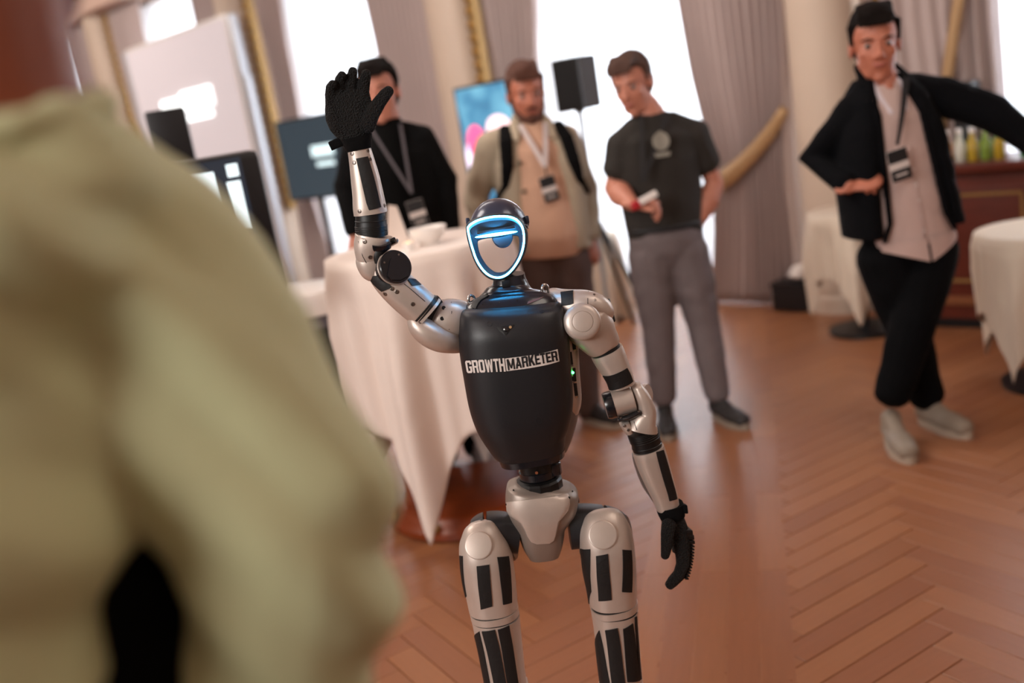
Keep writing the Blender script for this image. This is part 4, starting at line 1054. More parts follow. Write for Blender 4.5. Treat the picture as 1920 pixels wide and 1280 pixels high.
# hem tails
for sd in (-1, 1):
    V = []; n = 8
    for i in range(n + 1):
        s_ = i / n; x = sd * (.006 + .15 * s_); dz = -.06 * (1 - s_) ** 1.0 - .0
        fy = .142 * math.sqrt(max(0, 1 - (x / .18) ** 2)) + .004
        for z in (.02, dz - .012):
            for o in (0, .004): V.append(lo + S * x + up_ * z + Fv * (fy + o + .012))
    F = []
    for i in range(n):
        a = i * 4; F += [(a, a + 4, a + 6, a + 2), (a + 1, a + 3, a + 7, a + 5), (a + 2, a + 6, a + 7, a + 3), (a, a + 1, a + 5, a + 4)]
    F += [(0, 2, 3, 1), (n * 4, n * 4 + 1, n * 4 + 3, n * 4 + 2)]
    raw('shirt_tail', V, F, M_shirt, root, False)
rod('placket', [lo + up_ * (.02 + i * .045) + Fv * (.150 + .004 * math.sin(i)) + S * -.004 for i in range(9)], .004, M_shirt, root, 6)
for i in range(6): lathe('button', lo + up_ * (.05 + i * .06) + Fv * .153 + S * -.004, Fv, [(0, .005), (.002, .005), (.003, .003)], M_badgew, root, 10)
# open neckline (skin) and collar
b = Blob(); b.ell(nb - up_ * .045 + Fv * .058, .030, .028, .075, S, Fv, up_, 14); b.build('chest', M_skin2, root, .006, 2)
for sd in (-1, 1):
    b = Blob(); b.tube([nb + up_ * .05 + S * sd * .058 - Fv * .01, nb - up_ * .0 + S * sd * .058 + Fv * .055, nb - up_ * .12 + S * sd * .030 + Fv * .115], [.018, .022, .012], .4, ref=S); b.build('collar', mat('shirt_white', 'd6ccd2', .8), root, .006, 2)
for sd, q in ((-1, 'L'), (1, 'R')):
    b = Blob(); L0 = lo + up_ * .04
    inn = .125 if sd < 0 else .105
    b.rings([(L0 + S * sd * (inn + .055) - Fv * .01, .062, .135), (L0 + up_ * .2 + S * sd * (inn + .04) - Fv * .005, .066, .14), (nb - up_ * .18 + S * sd * .125, .075, .135), (nb - up_ * .06 + S * sd * .095, .065, .105), (nb + up_ * .02 + S * sd * .06, .032, .06)], S, Fv)
    b.tube([nb - up_ * .02, nb * .4 + j['sh' + q] * .6 + up_ * .005, j['sh' + q]], [.05, .062, .070])
    e_ = j['wr' + q] * .90 + j['el' + q] * .10
    b.tube([j['sh' + q], j['el' + q], e_], [.076, .070, .048])
    b.build('cardigan', M_navy, root, .008, 3, wr=folds([((.6, .2, 1), .10), ((1, 0, .3), .16)], .005, 42 + sd))
    b = Blob(); b.tube([nb + up_ * .07 + S * sd * .065 - Fv * .02, nb + S * sd * .085 + Fv * .05, nb - up_ * .12 + S * sd * .09 + Fv * .12, lo + up_ * .1 + S * sd * (inn + .0) + Fv * .135, lo + up_ * .03 + S * sd * (inn + .03) + Fv * .125], [.018, .022, .018, .014, .012], .5, ref=S)
    b.build('cardigan_edge', M_navy, root, .006, 2)
lanyard(root, nb + S * .055 + Fv * .09, nb + S * .07 + Fv * .09, P(1682, 272, Y4 - .18), Fv, M_band, .007)
badge(root, P(1686, 309, Y4 - .19), Fv, 9, .040, .060)
shoe(root, 'shoe', j['anR'] + Vector((0, .06, 0)), (-.12, -1), M_sneak, M_sole, .30, .051, M_blackp)
shoe(root, 'shoe', j['anL'] + Vector((-.02, .05, 0)), (.30, -1), M_sneak, M_sole, .30, .051, M_blackp)

# ---- 5: foreground visitor seen from behind, sage shirt
def build_foreground():
    Pz = lambda x, y, Y: P(x, y, Y)
    neck = P(-45, 225, .66); shR = P(185, 520, .70); elb = P(548, 955, .66); shL = Vector((-.62, .50, 1.49))
    root = thing('person', 'person in a sage green shirt seen from behind, filling the left foreground', 'person', (-.42, .55, 0))
    b = Blob(); hc = neck + Vector((-.0, .05, .18)); F = Vector((.35, .93, -.05)).normalized(); X = F.cross(Vector((0, 0, 1))).normalized(); U = X.cross(F)
    add_head(b, hc, F, X, U, 1.05, 1.1)
    b.tube([neck + Vector((0, 0, -.10)), neck + Vector((0, .01, .0)), hc - U * .05 - F * .01], [.07, .066, .064])
    wr = Vector((.02, 1.02, 1.22)) ; wrL = Vector((-.70, .95, 1.25)); elL = Vector((-.80, .60, 1.22))
    wr = P(480, 1680, .66); 
    pel = Vector((-.46, .50, .98))
    b.tube([neck + Vector((-.02, -.03, -.1)), Vector((-.46, .52, 1.3)), pel], [.07, .08, .08], .8)
    b.tube([shR, elb, wr], [.04, .036, .028]); add_hand(b, wr, wr - elb, (0, .5, -1), 1)
    b.tube([shL, elL, wrL], [.04, .036, .028]); add_hand(b, wrL, wrL - elL, (0, .5, -1), -1)
    for sx in (-1, 1): b.tube([pel + Vector((sx * .09, 0, -.05)), Vector((-.44 + sx * .11, .52, .5)), Vector((-.44 + sx * .13, .50, .10))], [.07, .05, .04])
    b.build('body', M_skinb, root, .0055, 3)
    hair_blob(root, hc, F, X, U, 1.06, M_hairk, .0)
    b = Blob()
    up_ = Vector((0, 0, 1)); S = (shR - shL).normalized(); Fv = Vector((-S.y, S.x, 0)).normalized()
    b.rings([((-.50, .48, .86), .205, .155), ((-.50, .49, 1.0), .195, .15), ((-.50, .51, 1.2), .19, .15), ((-.46, .56, 1.36), .21, .15), ((-.43, .60, 1.47), .20, .13), (neck + Vector((-.01, -.02, -.055)), .12, .10), (neck, .080, .075)], S, Fv, 40)
    b.tube([neck + Vector((0, -.01, -.07)), neck * .45 + shR * .55 + Vector((0, 0, .0)), shR], [.070, .080, .085])
    b.tube([neck + Vector((0, -.04, -.07)), Vector((-.52, .55, 1.53)), shL], [.070, .080, .085])
    mid = shR * .5 + elb * .5
    b.tube([shR, mid, elb], [.092, .088, .076]); b.tube([elb, elb * .5 + wr * .5, wr * .95 + elb * .05], [.074, .070, .052])
    b.tube([shL, elL, wrL * .95 + elL * .05], [.092, .080, .052])
    d = (elb - shR).normalized()
    def wrf(V):
        w1 = folds([((.80, .1, .60), .065), ((.74, -.2, .66), .12)], .020, 5, .45)(V) * 1.6; return np.maximum(w1, -.018) + .004
    b.build('shirt', M_green_s, root, .009, 4, wr=wrf)
    b = Blob(); b.tube([(neck.x + .078 * math.cos(a), neck.y + .075 * math.sin(a), neck.z - .005 + .01 * math.sin(a)) for a in np.linspace(0, 2 * math.pi, 15)], [.012] * 15); b.build('collar', M_green_s, root, .007, 2)
    b = Blob(); b.rings([((-.49, .48, .72), .16, .13), ((-.49, .48, .86), .18, .14), ((-.49, .49, 1.0), .165, .125)], S, Fv)
    for sx in (-1, 1): b.tube([Vector((-.44 + sx * .09, .50, .86)), Vector((-.44 + sx * .11, .52, .5)), Vector((-.44 + sx * .13, .50, .10))], [.105, .08, .065])
    b.build('trousers', mat('khaki_trousers', '2b2820', .9), root, .012, 3)
    b = Blob(); b.rings([((-.36, .60, .80), .17, .10), ((-.36, .60, 1.0), .17, .10), ((-.37, .62, 1.2), .155, .10), ((-.38, .64, 1.36), .11, .08)], S, Fv); b.build('dark_fill', mat('black_tee_and_fill', '060606', .95, spec=.15), root, .010, 3)  # dark form filling the gap between sleeve and torso
    for sx in (-1, 1): shoe(root, 'shoe', (-.44 + sx * .13, .44), (.2, 1), M_dsneak, M_sole)
build_foreground()
# ================================================================== THE ROBOT
def build_robot():
    YR = 1.9
    rb = thing('humanoid_robot', 'silver and black humanoid robot with a glowing blue face ring, waving its gloved hand', 'robot', (.0, 1.9, 0))
    LO = lambda p, n=2.4: Loft(sta(p, YR), (ray(960, 640) / np.linalg.norm(ray(960, 640))), n)
    VD = Vector(ray(960, 700)).normalized()
    px = lambda x, y, d=0.0: P(x, y, YR + d)
    k = lambda d=0.0: K(960, 640, YR + d)
    UPV = (px(955, 500) - px(1000, 800)).normalized()       # robot's own up, leaning with the picture of a level body
    RT = (VD.cross(UPV)).normalized()                        # image right
    def disc(name, x, y, r, d, m_, th=.004, N=None, parent=None, prof=None, seg=32, ry=None):
        N = Vector(N).normalized() if N is not None else -VD
        c = px(x, y, d); rr = r * k(d)
        return lathe(name, c, N, prof or [(-.004, rr), (th * .6, rr), (th, rr * .93), (th, 0)], m_, parent or rb, seg)
    def screw(L, x, y, r=3.6, parent=None):
        u, f = inv(L, x, y); c = L.at(u, f); e = .01; n1 = (L.at(u, f + 1) - L.at(u, f - 1)).cross(L.at(min(u + e, L.N - 1), f) - L.at(max(0, u - e), f)).normalized()
        if n1.dot(VD) > 0: n1 = -n1
        rr = r * k()
        o = lathe('screw', c, n1, [(-.001, rr), (.0008, rr), (.0012, rr * .8), (.0012, rr * .45), (.0002, rr * .4), (.0002, 0)], M_screw, parent or rb, 14)
        return o
    def seam(L, pts, parent, r=.0007, m_=None):
        q = [];
        for x, y in pts: u, f = inv(L, x, y); q.append(L.at(u, f, .0001))
        return rod('seam', q, r, m_ or M_rubber, parent, 6)
    # ---------------- torso
    back = LO([(968, 584, .075, 80, 50), (972, 604, .085, 88, 75), (978, 650, .085, 92, 80), (984, 700, .085, 92, 80), (992, 750, .085, 92, 78), (999, 790, .085, 84, 72), (1005, 820, .085, 70, 62), (1010, 846, .085, 54, 50)], 3.2)
    bk = back.build('back_shell', M_silver2, rb, 40, 5)
    T = LO([(957, 572, .02, 90, 52), (958, 584, .02, 97, 66), (961, 610, .02, 101, 78), (964, 645, .02, 103, 80), (969, 690, .02, 101, 80), (976, 745, .02, 98, 78), (981, 780, .02, 92, 75), (985, 803, .02, 84, 70), (989, 822, .02, 75, 64), (994, 840, .02, 66, 58), (996, 850, .02, 61, 54)], 2.9)
    chest = T.build('chest_shell', M_shell, rb, 56, 6, round_caps=.006)
    rim = LO([(996, 846, .02, 63, 56), (998, 857, .02, 61, 55)], 2.9); rim.build('chest_rim', M_gloss, rb, 48, 3)
    for x, y, r in ((918, 607, 5), (948, 797, 6), (1010, 789, 7), (1016, 584, 4)):
        u, f = inv(T, x, y); c = T.at(u, f, .0002); rr = r * k()
        cn = (T.at(u, f + 2) - T.at(u, f - 2)).cross(T.at(u + .05, f) - T.at(u - .05, f)).normalized(); cn = -cn if cn.dot(VD) > 0 else cn
        lathe('plug', c, cn, [(-.001, rr), (.0003, rr), (.0003, rr * .85), (-.0005, rr * .82), (-.0005, 0)], M_shell, chest, 20)
    # notch with lens
    rows = [(931, 613, 965, 608), (935, 618, 962, 612), (941, 623, 957, 618), (946, 628, 951, 626)]
    patch_rows('notch', T, rows, M_rubber, chest, .0006, .0008, 6)
    u, f = inv(T, 949, 617); lathe('lens', T.at(u, f, .001), -VD, [(0, .0045), (.002, .005), (.003, .003), (.0033, 0)], mat('lens_glass', '15161c', .08, coat=1), chest, 16)
    u, f = inv(T, 957, 613); lathe('lens', T.at(u, f, .001), -VD, [(0, .003), (.0012, .0025), (.0016, 0)], M_goldc, chest, 12)
    # text on the chest, wrapped to the shell
    def letter(ch):
        """block letters as convex pieces in a unit cell"""
        s, h = .32, .18; B = lambda x0, y0, x1, y1: [(x0, y0), (x1, y0), (x1, y1), (x0, y1)]
        L_ = {'T': [B(0, 1 - h, 1, 1), B(.5 - s / 2, 0, .5 + s / 2, 1 - h)],
              'H': [B(0, 0, s, 1), B(1 - s, 0, 1, 1), B(s, .41, 1 - s, .59)],
              'E': [B(0, 0, s + .03, 1), B(s, 0, 1, h), B(s, 1 - h, 1, 1), B(s, .41, .9, .59)],
              'O': [B(0, .12, s, .88), B(1 - s, .12, 1, .88), [(0, .12), (.16, 0), (.84, 0), (1, .12), (1, .17), (0, .17)], [(0, .83), (1, .83), (1, .88), (.84, 1), (.16, 1), (0, .88)]],
              'G': [B(0, .12, s, .88), B(1 - s, .12, 1, .50), B(.52, .38, 1, .52), B(1 - s, .68, 1, .88), [(0, .12), (.16, 0), (.84, 0), (1, .12), (1, .17), (0, .17)], [(0, .83), (1, .83), (1, .88), (.84, 1), (.16, 1), (0, .88)]],
              'R': [B(0, 0, s, 1), B(s, .40, .86, .54), B(s, 1 - .16, .86, 1), [(1 - s, .46), (.86, .40), (1, .52), (1, .88), (.86, 1), (1 - s, .92)], [(.62, .46), (.66, 0), (1, 0), (.92, .44)]],
              'A': [[(0, 0), (.29, 0), (.60, 1), (.31, 1)], [(.71, 0), (1, 0), (.69, 1), (.40, 1)], B(.22, .2, .78, .36)],
              'K': [B(0, 0, s, 1), [(s - .02, .36), (s + .12, .30), (1, 1), (.66, 1), (s - .02, .62)], [(.36, .50), (.66, 0), (1.02, 0), (.58, .66)]],
              'W': [[(.0, 1), (.16, 0), (.36, 0), (.22, 1)], [(.16, 0), (.38, 0), (.55, .95), (.42, .95)], [(.45, .95), (.62, 0), (.84, 0), (.58, .95)], [(.64, 0), (.84, 0), (1, 1), (.78, 1)]],
              'M': [B(0, 0, .22, 1), B(.78, 0, 1, 1), [(.0, 1), (.26, 1), (.58, .12), (.42, .12)], [(.74, 1), (1, 1), (.58, .12), (.42, .12)]]}
        return L_[ch]
    def glyph_text(name, body, quad, m_, off):
        bmT = bmesh.new(); wd = {'M': 1.22, 'W': 1.3, 'E': .82, 'T': .84}
        tot = sum(wd.get(ch, 1.0) for ch in body); x = 0
        for ch in body:
            w = wd.get(ch, 1.0) / tot
            for poly in letter(ch):
                bmT.faces.new([bmT.verts.new((x + w * (.05 + .90 * a), b_, 0)) for a, b_ in poly])
            x += w
        bmesh.ops.subdivide_edges(bmT, edges=[e for e in bmT.edges if e.calc_length() > .3], cuts=2)
        Q = [np.array(q, float) for q in quad]; g = None                        # TL TR BR BL
        for v in sorted(bmT.verts, key=lambda v: (round(v.co.x, 2), v.co.y)):
            b_, a_ = v.co.x, 1 - v.co.y
            p = (Q[0] * (1 - b_) + Q[1] * b_) * (1 - a_) + (Q[3] * (1 - b_) + Q[2] * b_) * a_
            g = inv(T, p[0], p[1], g); v.co = T.at(g[0], g[1], off)
        o = from_bm(name, bmT, m_, chest, False); md = o.modifiers.new('t', 'SOLIDIFY'); md.thickness = .0004; return o
    # the word runs over the left half of the shell in two straight runs
    glyph_text('lettering', 'GROWTH', [(872, 676), (946, 671), (949, 696), (876, 699)], M_print, .0009)
    plate = patch('lettering_plate', T, [(947, 672), (1045, 654.5), (1048.5, 677), (950, 695.5)], M_print, chest, .0003, .0004, 4, 20)
    glyph_text('lettering', 'MARKETER', [(949, 673.5), (1043.5, 657), (1046.5, 675.5), (952, 694)], M_printk, .0011)
    # ---------------- side plate with ports (robot's left flank)
    S0 = [(1064, 628, .05), (1081, 640, .115), (1087, 755, .115), (1070, 765, .05)]
    side = LO([(1038, 606, .075, 34, 50), (1044, 645, .075, 38, 56), (1048, 700, .075, 38, 58), (1051, 745, .075, 38, 56), (1052, 768, .075, 32, 46)], 3.6)
    sp = side.build('side_plate', M_silver, rb, 32, 4)
    for x0, x1, y0, y1, s_ in ((1066, 1071, 660, 684, 3), (1071, 1076, 631, 655, 3), (1073.5, 1078, 690, 715, 2), (1075, 1080, 718, 742, 3), (1070, 1074.5, 706, 714, 1)):
        patch('port', side, [(x0, y0), (x1, y0 - 1), (x1 + s_, y1 - 1), (x0 + s_, y1)], M_rubber, sp, .0006, .0008, 3, 3)
        patch('port_rim', side, [(x0 + s_, y1 + 1), (x1 + s_, y1), (x1 + s_, y1 + 2), (x0 + s_, y1 + 3)], M_chrome, sp, .0008, .001, 2, 2)
    u, f = inv(side, 1073, 698); bm = bmesh.new(); bmesh.ops.create_icosphere(bm, subdivisions=2, radius=.0028)
    for v in bm.verts: v.co = side.at(u, f, .002) + v.co
    from_bm('status_light', bm, M_green, sp)
    # ---------------- collar and neck
    C_ = LO([(954, 514, .055, 30, 32), (955, 524, .055, 31, 33), (956, 535, .055, 36, 35), (956, 546, .052, 50, 37), (957, 557, .048, 69, 40), (958, 568, .042, 85, 44), (959, 580, .035, 93, 50), (960, 592, .03, 95, 56)], 2.3)
    cl = C_.build('collar', M_gloss, rb, 48, 6)
    box('neck_connector', px(949, 532, .018), .0085, .004, .0065, M_rubber, rb, (RT, -VD, UPV), .001)
    for x in (905, 920, 936, 953, 970): 
        u, f = inv(C_, x, 571 - (x - 905) * .12); lathe('vent_hole', C_.at(u, f), -VD, [(-.001, .0014), (.0004, .0014), (.0004, 0)], M_rubber, cl, 10)
    patch('collar_pad', C_, [(884, 575), (915, 550), (918, 553), (893, 579)], M_rubber, cl, .001, .0015, 4, 4)
    patch('collar_sticker', C_, [(990, 565), (1020, 556), (1010, 562), (988, 570)], mat('sticker', '6b4a4a', .5), cl, .0006, .0006, 3, 3)
    for x, y in ((884, 561), (1022, 541)):
        dx = (RT * .006 + VD * .003)
        c = px(x, y, .035); pts = [c - dx - UPV * .014]
        for a in range(0, 181, 20): pts.append(c - dx * math.cos(R(a)) + UPV * (.008 * math.sin(R(a))))
        pts.append(c + dx - UPV * .014); rod('lifting_loop', pts, .0029, M_chrome, rb, 12)
        lathe('loop_foot', c - UPV * .015, UPV, [(-.004, .007), (0, .007), (.002, .004)], M_gloss, rb, 14)
    # ---------------- head
    Z = lambda pts: [(860 + a / 5.335, 360 + b / 5.335) for a, b in pts]
    led = Z([(92, 372), (100, 345), (130, 317), (200, 280), (300, 254), (400, 243), (500, 247), (575, 275), (625, 330), (648, 400), (652, 500), (632, 600), (592, 692), (530, 780), (465, 835), (390, 855), (310, 835), (240, 775), (180, 680), (140, 570), (108, 455)])
    outer = Z([(72, 378), (76, 330), (112, 285), (195, 250), (300, 224), (400, 212), (505, 216), (595, 250), (655, 315), (690, 400), (690, 500), (668, 606), (625, 700), (560, 795), (480, 862), (390, 885), (300, 865), (218, 795), (155, 690), (114, 575), (84, 465)])
    inner = Z([(192, 500), (196, 490), (205, 484), (235, 474), (300, 462), (420, 452), (520, 440), (565, 437), (595, 447), (604, 480), (606, 530), (597, 610), (565, 680), (515, 750), (460, 792), (400, 803), (350, 790), (285, 735), (232, 655), (205, 590), (193, 530)])
    def dense(p, n=126):
        p = [np.array(q, float) for q in p]; N = len(p); out = []
        for i in range(n):
            t = i / n * N; j = int(t); f = t - j; a, b, c, d = p[j - 1], p[j % N], p[(j + 1) % N], p[(j + 2) % N]
            out.append(.5 * (2 * b + (c - a) * f + (2 * a - 5 * b + 4 * c - d) * f * f + (3 * b - a - 3 * c + d) * f ** 3))
        return out
    led, outer, inner = dense(led), dense(outer), dense(inner)
    def dep(q): return .0 + ((q[0] - 928) / 60) ** 2 * .020 - (500 - q[1]) * .00012      # the face bows back at the sides
    hx = lambda q, d=0.0: px(q[0], q[1], dep(q) + d)
    mixq = lambda a, b, t: a * (1 - t) + b * t
    loops = [[hx(mixq(o, l, .0), .045) for o, l in zip(outer, led)], [hx(o, .012) for o in outer], [hx(mixq(o, l, .12), .004) for o, l in zip(outer, led)], [hx(mixq(o, l, .78), .0) for o, l in zip(outer, led)],
             [hx(mixq(l, o, .10), .003) for o, l in zip(outer, led)], [hx(mixq(l, i_, .09), .003) for i_, l in zip(inner, led)], [hx(mixq(l, i_, .18), .0005) for i_, l in zip(inner, led)],
             [hx(mixq(l, i_, .55), .006) for i_, l in zip(inner, led)], [hx(mixq(l, i_, .92), .010) for i_, l in zip(inner, led)], [hx(i_, .014) for i_ in inner], [hx(i_, .05) for i_ in inner], [hx(mixq(i_, o, .5), .055) for i_, o in zip(inner, outer)]]
    bm = bmesh.new(); rr = [[bm.verts.new(v) for v in L_] for L_ in loops]; n = len(led)
    for a, b in zip(rr, rr[1:] + rr[:1]):
        for i in range(n):
            j = (i + 1) % n; bm.faces.new((a[i], a[j], b[j], b[i]))
    fr_ = sharp(from_bm('face_frame', bm, M_face, rb), 50)
    rod('light_ring', [hx(l, .0002) for l in led], .0019, M_led, rb, 10, True)
    # eye bar
    a, b = np.array((860 + 163 / 5.335, 360 + 453 / 5.335)), np.array((860 + 587 / 5.335, 360 + 394 / 5.335)); V = []; F = []; nn = 24
    for i in range(nn + 1):
        t = i / nn; q = mixq(a, b, t); w = .0002 + 2.7 * k() * math.sqrt(max(0, 1 - (2 * t - 1) ** 2)); c = hx(q, -.002)
        for s_ in range(8):
            an = 2 * math.pi * s_ / 8; V.append(c + UPV * w * math.cos(an) - VD * (w * .5 + .0008) * math.sin(an))
    for i in range(nn):
        for s_ in range(8): F.append((i * 8 + s_, i * 8 + (s_ + 1) % 8, (i + 1) * 8 + (s_ + 1) % 8, (i + 1) * 8 + s_))
    raw('light_bar', V, F, M_led, rb)
    # visor panel ridge above the bar, camera drum beneath it
    box('visor_ridge', hx(np.array((930, 432)), .008), .037, .006, .0030, M_face, rb, ((RT * math.cos(R(0)) + UPV * .02).normalized(), -VD, UPV), .002)
    c = px(942, 443, .012); lathe('camera_drum', c + VD * .03, -VD, [(0, .019), (.026, .0205), (.032, .019), (.034, .013), (.034, 0)], M_face, rb, 32)
    # helmet dome
    cx, cy = 936, 433; bm = bmesh.new(); A = .0585; Bh = .0645; Dp = .088; c = px(cx, cy, .062); rings = []
    FW = (-VD + UPV * UPV.dot(VD)).normalized()
    nphi, nth = 56, 18
    for i in range(nth + 1):
        th_ = (math.pi / 2) * i / nth; rg = []
        for j_ in range(nphi):
            ph = 2 * math.pi * j_ / nphi; x = math.sin(ph) * A; f = math.cos(ph) * Dp
            base = .036 * max(0, math.cos(ph)) ** 1.5 - .012 * max(0, -math.cos(ph)) - .004 * abs(math.sin(ph)) + .0   # brim height
            z = base + (Bh - base) * math.sin(th_)
            s_ = math.sqrt(max(0, 1 - (max(z, 0) / Bh) ** 2)) if z > 0 else 1.0
            s_ = min(1, s_ ** .95)
            rg.append(c + RT * x * s_ + FW * f * s_ * (1 if f < 0 else .72) + UPV * z)
        rings.append(rg)
    vr = [[bm.verts.new(v) for v in rg] for rg in rings[:-1]]; top = bm.verts.new(c + UPV * Bh)
    for a, b in zip(vr, vr[1:]):
        for j_ in range(nphi): bm.faces.new((a[j_], a[(j_ + 1) % nphi], b[(j_ + 1) % nphi], b[j_]))
    for j_ in range(nphi): bm.faces.new((vr[-1][j_], vr[-1][(j_ + 1) % nphi], top))
    inner_ = [bm.verts.new(c + (v.co - c) * .93) for v in vr[0]]
    for j_ in range(nphi): bm.faces.new((vr[0][(j_ + 1) % nphi], vr[0][j_], inner_[j_], inner_[(j_ + 1) % nphi]))
    bm.faces.new(inner_)
    dome = sharp(from_bm('helmet', bm, M_head, rb), 45)
    for x, y in ((875, 424), (990, 420)):
        box('ear_tab', px(x + (3 if x < 900 else -2), y - 6, .055), .004, .018, .008, M_head, rb, (RT, -VD, UPV), .003)
    box('neck_bracket', px(956, 530, .062), .026, .018, .008, M_gloss, rb, (RT, -VD, UPV), .006)
    # ---------------- raised arm (image left)
    LU = LO([(874, 606, .06, 34, 34), (862, 600, .05, 37, 38), (845, 595, .035, 36, 38), (828, 590, .03, 32, 34), (818, 586, .03, 27, 28)], 2.6)
    sh = LU.build('shoulder_housing', M_silver, rb, 36, 5, round_caps=.008)
    seam(LU, [(846, 566), (847, 585), (842, 618)], sh)
    for x, y in ((832, 577), (829, 597)):
        u, f = inv(LU, x, y); c = LU.at(u, f, .0); lathe('slot', c, -VD + RT * .3, [(-.001, .004), (.0006, .004), (.0006, 0)], M_rubber, sh, 12)
    CU = LO([(778, 592, .02, 10, 26), (784, 608, .01, 20, 34), (800, 622, .01, 25, 40), (822, 634, .02, 25, 42), (845, 640, .035, 22, 38), (864, 642, .05, 19, 34)], 2.3)
    cu = CU.build('shoulder_cup', M_silver, rb, 36, 6, round_caps=.004)
    for x, y in ((788, 603), (798, 594)): screw(CU, x, y, 4, cu)
    BK = LO([(826, 566, .035, 14, 24), (812, 576, .03, 18, 26), (806, 592, .03, 18, 26), (810, 606, .03, 12, 22)], 2.8)
    BK.build('arm_bracket', M_rubber, rb, 24, 5)
    UA = LO([(797, 583, .01, 34, 36), (788, 576, .01, 34.5, 37), (765, 556, .005, 35, 37), (742, 535, .0, 34, 35), (724, 517, .0, 31, 32), (712, 500, .0, 27, 28)], 2.3)
    ua = UA.build('upper_arm', M_silver, rb, 40, 6)
    RG = LO([(803, 588, .012, 35.5, 38), (799, 584.5, .012, 35.5, 38)], 2.3); RG.build('arm_ring', M_silver, rb, 40, 4)
    RG2 = LO([(800, 586, .011, 33, 36), (792, 579, .011, 33, 36)], 2.3); RG2.build('arm_gap', M_rubber, rb, 40, 4)
    RG3 = LO([(796, 582, .011, 35.2, 37.5), (793, 579.5, .011, 35.2, 37.5)], 2.3); RG3.build('arm_gap_band', M_rubber, ua, 40, 4)
    patch('tape', UA, [(686, 511), (716, 514), (735, 538), (716, 546)], M_tape, ua, .0006, .0012)
    patch('pad', UA, [(762, 522), (778, 524), (789, 534), (772, 536)], M_rubber, ua, .0008, .0012)
    seam(UA, [(758, 532), (775, 546), (797, 565)], ua)
    for x, y in ((735, 541), (744, 547), (774, 570), (722, 551)): screw(UA, x, y, 4, ua)
    EH = LO([(708, 512, .0, 22, 26), (700, 503, .0, 26, 29), (694, 492, .0, 26, 30), (692, 482, .0, 25, 29)], 2.5)
    eh = EH.build('elbow_housing', M_silver, rb, 36, 5, round_caps=.006)
    # elbow motor disc faces right and toward the viewer
    NE = (-VD * .86 + RT * .46 + UPV * .05).normalized(); ec = px(740, 501, -.030)
    e1 = lathe('elbow_motor', ec + NE * -.03, NE, [(0, .032), (.022, .032), (.024, .0335), (.028, .0335), (.030, .032), (.036, .032), (.038, .0305), (.038, 0)], M_gloss, rb, 40)
    lathe('motor_ring', ec + NE * -.004, NE, [(0, .0335), (.003, .0342), (.004, .0335), (.004, .032)], M_silver, e1, 40)
    lb = bmesh.new(); _, a1, b1 = frame_of(NE, UPV)
    up2 = (UPV - NE * UPV.dot(NE)).normalized(); r2 = up2.cross(NE).normalized()
    lob = []
    for an in range(20, 161, 14): lob.append((.0125 * math.cos(R(an)), .006 + .0125 * math.sin(R(an))))
    lob += [(-.024, -.014), (-.018, -.024), (0, -.0285), (.018, -.024), (.024, -.014)]
    v0 = [lb.verts.new(ec + NE * .007 + r2 * x + up2 * y) for x, y in lob]; v1 = [lb.verts.new(ec + NE * .011 + r2 * x * .95 + up2 * y * .95) for x, y in lob]
    lb.faces.new(v1)
    for i in range(len(lob)): j_ = (i + 1) % len(lob); lb.faces.new((v0[i], v0[j_], v1[j_], v1[i]))
    sharp(from_bm('motor_lobe', lb, M_gloss, e1), 30)
    for an in (60, 150, 240):
        d = r2 * math.cos(R(an)) + up2 * math.sin(R(an)); lathe('screw', ec + NE * .0075 + d * .024, NE, [(0, .002), (.0012, .002), (.0012, 0)], M_screw, e1, 10)
    FB = LO([(701, 441, .0, 34, 36), (700, 448, .0, 34.5, 37), (694, 462, .0, 30, 35), (692, 478, .0, 25, 32), (693, 492, .0, 22, 28), (696, 502, .0, 20, 24)], 2.6)
    fb = FB.build('forearm_base', M_silver, rb, 40, 6)
    seam(FB, [(672, 452), (680, 480), (687, 493)], fb)
    for x, y in ((684, 453), (694, 482)): screw(FB, x, y, 4, fb)
    YK = LO([(716, 462, -.02, 13, 14), (710, 476, -.02, 11, 14), (712, 492, -.02, 10, 12)], 2.8); YK.build('elbow_yoke', M_rubber, rb, 24, 4)
    stp = patch('bracket', FB, [(698, 459), (729, 453), (728, 463), (700, 470)], M_gloss, fb, .001, .005, 5, 8)
    for x, y in ((704, 464), (723, 459)): screw(FB, x, y, 3.0, fb)
    box('bracket_block', px(737, 453, -.006), .0075, .010, .0055, M_gloss, rb, ((RT * .93 + UPV * .36).normalized(), -VD, (UPV * .93 - RT * .36).normalized()), .002)
    lathe('screw', px(742, 451, -.014), (RT * .7 - VD * .7).normalized(), [(0, .0035), (.004, .0035), (.005, .002)], M_screw, rb, 12)
    BL = LO([(698, 443, .0, 29.5, 31), (697, 436, .0, 29.5, 31), (696, 425, .0, 30, 31), (695, 412, .0, 28.5, 30), (694, 400, .0, 28, 29)], 2.1)
    bl = BL.build('wrist_sleeve', M_rubber, rb, 40, 4)
    def ribs(L_, us, parent, wdt=.45, nm='sleeve_rib'):
        for u_ in us:
            bm = bmesh.new(); prev = None; rgs = []
            for du, of in ((-wdt * .12, -.0005), (-wdt * .07, .0011), (wdt * .07, .0011), (wdt * .12, -.0005)):
                rgs.append([bm.verts.new(L_.at(max(0, min(L_.N - 1, u_ + du)), 360 * q / 40, of)) for q in range(40)])
            for a, b in zip(rgs, rgs[1:]):
                for q in range(40): bm.faces.new((a[q], a[(q + 1) % 40], b[(q + 1) % 40], b[q]))
            from_bm(nm, bm, M_rubber, parent)
    ribs(BL, (.5, .85, 1.2, 1.5, 1.8, 2.1), bl)
    ribs(BL, (2.9,), bl, .9)
